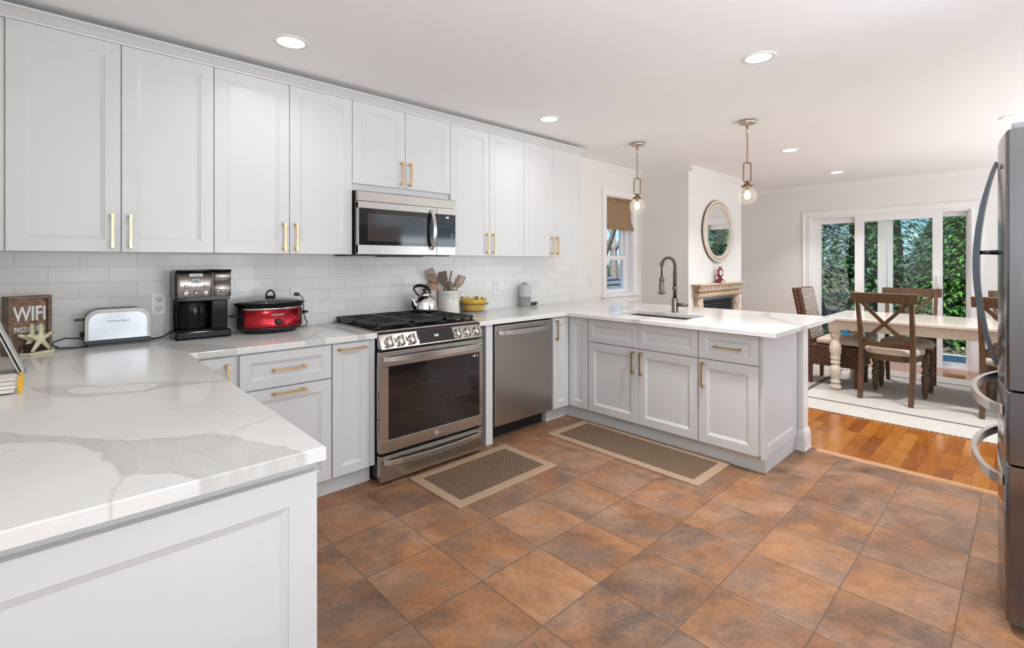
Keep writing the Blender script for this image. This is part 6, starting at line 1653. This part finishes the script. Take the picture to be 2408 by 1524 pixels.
# ================================================================== OUTSIDE
GZ = -0.12
struct('ground_lawn', MB().box(-12, 40, -14, 40, GZ-0.9, GZ-0.45), M['lawn'])
struct('ground_patio', MB().box(XF+0.17, 10.2, -6.5, 2.0, GZ-0.4, GZ), M['deck'])
struct('ground_terrace', MB().box(-4, 10, -12, YR-0.14, GZ-0.4, GZ), M['deck'])
struct('ground_bed', MB().box(10.2, 22, -10, 6, GZ-0.4, GZ-0.02), M['lawn'])
def evergreen(label, loc, h, r, seed, m, n=2600, z0=0.05, droop=0.35, sz=0.10):
    rnd = random.Random(seed)
    t = thing('evergreen_tree', label, 'tree', loc, group='evergreens behind the patio')
    MB().tube([(0, 0, 0), (0.02, 0.01, h*0.5), (0, 0, h*0.93)], [0.10, 0.07, 0.02], 8).build('trunk', M['bark'], t, world=False)
    V, F = [], []
    for i in range(n):
        u = rnd.random()**0.75; z = z0+u*(h-z0); rr = r*(1-u)**0.65*(0.35+0.65*rnd.random()**0.5)+0.05
        a = rnd.random()*2*PI
        base = Vector((rr*math.cos(a), rr*math.sin(a), z))
        d_ = Vector((math.cos(a+rnd.uniform(-.7, .7)), math.sin(a+rnd.uniform(-.7, .7)), -droop+rnd.uniform(-.35, .35))).normalized()
        s_ = d_.cross(Vector((0, 0, 1))).normalized(); nrm_ = s_.cross(d_)
        L = sz*rnd.uniform(0.6, 1.4)
        for k in range(5):
            p = base+d_*(L*k*0.22); w = L*(0.36-0.05*k)
            for q in (-1, 1):
                tip = p+d_*(w*0.8)+s_*(q*w)-nrm_*(0.25*w)
                i0 = len(V); sd = d_*(w*0.15)
                V += [tuple(p-sd), tuple(p+sd), tuple(tip+sd*0.6), tuple(tip-sd*0.3)]; F.append((i0, i0+1, i0+2, i0+3))
        i0 = len(V); e = base+d_*L*1.35; V += [tuple(base-s_*0.02), tuple(base+s_*0.02), tuple(e)]; F.append((i0, i0+1, i0+2))
    rc = 2*0.30*r
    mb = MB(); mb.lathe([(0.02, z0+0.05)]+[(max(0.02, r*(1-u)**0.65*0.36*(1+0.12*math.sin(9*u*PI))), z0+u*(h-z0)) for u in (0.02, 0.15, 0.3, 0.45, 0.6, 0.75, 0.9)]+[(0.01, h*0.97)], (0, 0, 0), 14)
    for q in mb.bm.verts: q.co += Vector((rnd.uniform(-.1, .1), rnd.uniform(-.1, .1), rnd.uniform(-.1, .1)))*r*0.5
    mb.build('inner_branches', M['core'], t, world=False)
    me = bpy.data.meshes.new('foliage'); me.from_pydata(V, [], F); me.update(); link('foliage', me, m, t)
    return t
evergreen('dark evergreen seen through the left leaf of the patio door', (11.6, 0.55, GZ-0.03), 5.2, 1.9, 1, M['leafd'], 11000)
evergreen('dark evergreen seen through the middle pane of the patio door', (12.1, -1.15, GZ-0.03), 4.8, 1.5, 2, M['leafd'], 9000)
evergreen('bright green evergreen behind the sliding leaf of the patio door', (12.0, -2.55, GZ-0.03), 2.75, 1.35, 3, M['leaf'], 10000)
evergreen('bright green evergreen in the open right gap of the patio door', (11.6, -3.95, GZ-0.03), 4.6, 1.6, 4, M['leaf'], 11000)
evergreen('tall dark evergreen standing behind the others', (14.6, 1.2, GZ-0.03), 6.0, 2.4, 5, M['leafd'], 6000, sz=0.18)
evergreen('tall dark evergreen filling the back between the nearer ones', (14.8, -3.6, GZ-0.03), 4.2, 2.0, 6, M['leafd'], 6000, sz=0.16)
t = evergreen('orange dead shrub at the right edge of the patio door opening', (10.75, -3.35, GZ-0.03), 1.75, 0.42, 8, M['leafo'], 900, z0=0.75, sz=0.09)
t.name = 'dead_shrub'; t['category'] = 'shrub'; t['group'] = 'shrubs behind the patio'
# dry leaves and low growth under the trees
V, F = [], []; rnd = random.Random(21)
for i in range(2600):
    p = Vector((rnd.uniform(10.25, 13.5), rnd.uniform(-5.5, 2.0), GZ-0.012+rnd.random()*0.06)); a = rnd.random()*2*PI; s_ = rnd.uniform(0.02, 0.06)
    d_ = Vector((math.cos(a), math.sin(a), rnd.uniform(-.4, .4)))*s_; e = Vector((-math.sin(a), math.cos(a), rnd.uniform(-.4, .4)))*s_*0.6
    i0 = len(V); V += [tuple(p-d_), tuple(p+e), tuple(p+d_), tuple(p-e)]; F.append((i0, i0+1, i0+2, i0+3))
me = bpy.data.meshes.new('leaf_litter'); me.from_pydata(V, [], F); me.update()
o = link('leaf_litter', me, leaf_mat('dry_leaves', (0.10, 0.06, 0.04), (0.42, 0.34, 0.28)))
tag(o, 'dry leaf litter on the ground under the evergreens', 'leaf litter', kind='stuff')
# mesh fence at the patio edge
t = thing('mesh_fence', 'low grey wire mesh fence panel outside the left leaves of the patio door', 'fence', (9.6, -1.2, GZ))
mb = MB(); ya, yb = -1.72, -0.72
for z in (0.765, 0.35, -0.05): mb.bar([(9.6, ya, z), (9.6, yb, z)], 0.022, 0.028)
mb.bar([(9.6, ya, GZ), (9.6, ya, 0.775)], 0.03, 0.03, up=(1, 0, 0)); mb.bar([(9.6, yb, GZ), (9.6, yb, 0.775)], 0.03, 0.03, up=(1, 0, 0)); mb.build('frame', M['greypl'], t)
mb = MB(); st = 0.045; zlo, zhi = -0.04, 0.76; L = zhi-zlo
for q in range(-int(L/st)-1, int((yb-ya)/st)+2):
    for s_ in (1, -1):
        y0 = ya+q*st
        a, b_ = (y0, zlo), (y0+L, zhi)
        if a[0] < ya: a = (ya, zlo+(ya-a[0]))
        if b_[0] > yb: b_ = (yb, zhi-(b_[0]-yb))
        if b_[1] <= a[1]: continue
        if s_ < 0: a, b_ = (a[0], zhi-(a[1]-zlo)), (b_[0], zhi-(b_[1]-zlo))
        mb.bar([(9.6+0.004*s_, a[0], a[1]), (9.6+0.004*s_, b_[0], b_[1])], 0.006, 0.007, up=(1, 0, 0))
mb.build('wire_mesh', M['meshgrey'], t)
t = thing('patio_box', 'turquoise striped cloth bundle on the patio outside the door', 'cloth', (8.9, -1.30, GZ))
mb = MB(); mb.ball((8.9, -1.30, GZ+0.20), 0.2, 20, 12, (0.8, 0.9, 0.98)); mb.build('cloth_folds', M['pool'], t)
t.name = 'cloth_bundle'
t = thing('awning', 'orange and cream striped awning edge outside the top of the patio door', 'awning', (8.9, -2.2, 1.95))
mb = MB(); mb2 = MB()
for i in range(16):
    y0 = -3.6+i*0.15; tgt = mb if i % 2 else mb2
    tgt.prism([(8.30, y0, 2.16), (9.0, y0, 2.02), (9.0, y0, 1.925), (8.985, y0, 1.925), (8.985, y0, 2.008), (8.30, y0, 2.148)], (0, 0.1498, 0))
mb.build('orange_stripes', M['awn_o'], t); mb2.build('cream_stripes', M['awn_w'], t)
mb = MB(); mb.tube([(8.99, -3.6, 1.92), (8.99, -1.2, 1.92)], 0.012, 8); mb.build('front_bar', M['whitepl'], t)
MB().bar([(8.225, -2.4, 2.14), (8.35, -2.4, 2.14)], 0.06, 0.05).build('bracket', M['whitepl'], t)
# garden seen by the bar window
t = thing('shed', 'low shed with a grey shingled roof seen through the bar window', 'shed', (10.2, 5.0, GZ-0.45))
mb = MB(); x0, x1, y0, y1, ze, zr = 8.4, 11.6, 4.0, 6.6, 0.53, 1.62
e0 = [mb.v(p) for p in ((x0-.1, y0-.1, ze), (x1+.1, y0-.1, ze), (x1+.1, y1+.1, ze), (x0-.1, y1+.1, ze))]
rg = [mb.v((x0+0.9, 5.3, zr)), mb.v((x1-1.75, 5.3, zr))]
mb.f([e0[0], e0[1], rg[1], rg[0]]); mb.f([e0[2], e0[3], rg[0], rg[1]]); mb.f([e0[1], e0[2], rg[1]]); mb.f([e0[3], e0[0], rg[0]]); mb.f(list(reversed(e0)))
mb.build('roof', M['shingle'], t)
mb = MB()
for i in range(9):
    u = (i+0.5)/9.5; z = ze+(zr-ze)*u; y = (y0-.1)+(5.3-(y0-.1))*u
    xa = (x0-.1)+(x0+0.9-(x0-.1))*u; xb = (x1+.1)+(x1-1.75-(x1+.1))*u
    mb.bar([(xa, y-0.012, z+0.012), (xb, y-0.012, z+0.012)], 0.012, 0.035, up=(0, -0.6, 0.8))
mb.build('shingle_courses', mat('dark_shingle_edge', (0.09, 0.105, 0.125), 0.85, var=(10, 0.2)), t)
MB().box(x0-0.1, x1+0.1, y0-0.13, y0-0.1, ze-0.09, ze).build('fascia', M['trim'], t)
MB().box(x0, x1, y0, y1, GZ-0.45, ze-0.001).build('walls', M['siding'], t)
mb = MB(); mb.box(9.9, 10.6, y0-0.03, y0-0.001, -0.2, 0.36); mb.build('window', M['bluegrey'], t)
def bare_tree(label, loc, h, seed):
    rnd = random.Random(seed); t = thing('bare_tree', label, 'tree', loc, group='bare trees behind the shed')
    mb = MB()
    def grow(p, d_, L, r_, lev):
        q = p+d_*L; m_ = p.lerp(q, 0.5)+Vector((rnd.uniform(-1, 1), rnd.uniform(-1, 1), 0))*L*0.06
        mb.tube([p, m_, q], [r_, r_*0.82, r_*0.62], 6 if lev < 2 else 4, cap=False)
        if lev >= 5: return
        for k in range(3 if lev < 3 else 2):
            a = rnd.uniform(0, 2*PI); sp = rnd.uniform(0.35, 0.85)
            nd = (d_+Vector((math.cos(a), math.sin(a), rnd.uniform(-.2, .5)))*sp).normalized()
            grow(q, nd, L*rnd.uniform(0.6, 0.8), r_*0.58, lev+1)
    grow(Vector((0, 0, 0)), Vector((0.04, 0, 1)), h*0.30, h*0.028, 0)
    mb.build('branches', M['barkpale'], t, world=False)
bare_tree('bare pale-barked tree standing behind the left of the shed', (14.05, 6.95, GZ-0.45), 6.5, 3)
bare_tree('bare pale-barked tree standing behind the right of the shed', (17.2, 8.7, GZ-0.45), 8.0, 9)
for i_, (px_, py_, ph_) in enumerate(((15.6, 9.4, 1.5), (17.6, 10.3, 1.7), (19.8, 11.2, 1.9), (21.5, 12.6, 1.9))):
    q = evergreen(['dark shrub at the left, behind the shed', 'dark shrub behind the middle of the shed', 'dark shrub behind the right half of the shed', 'dark shrub at the far right behind the shed'][i_], (px_, py_, GZ-0.45), ph_, 1.2, 40+i_, M['leafd'], 1500, sz=0.14)
    q.name = 'garden_shrub'; q['category'] = 'shrub'; q['group'] = 'shrubs behind the shed'
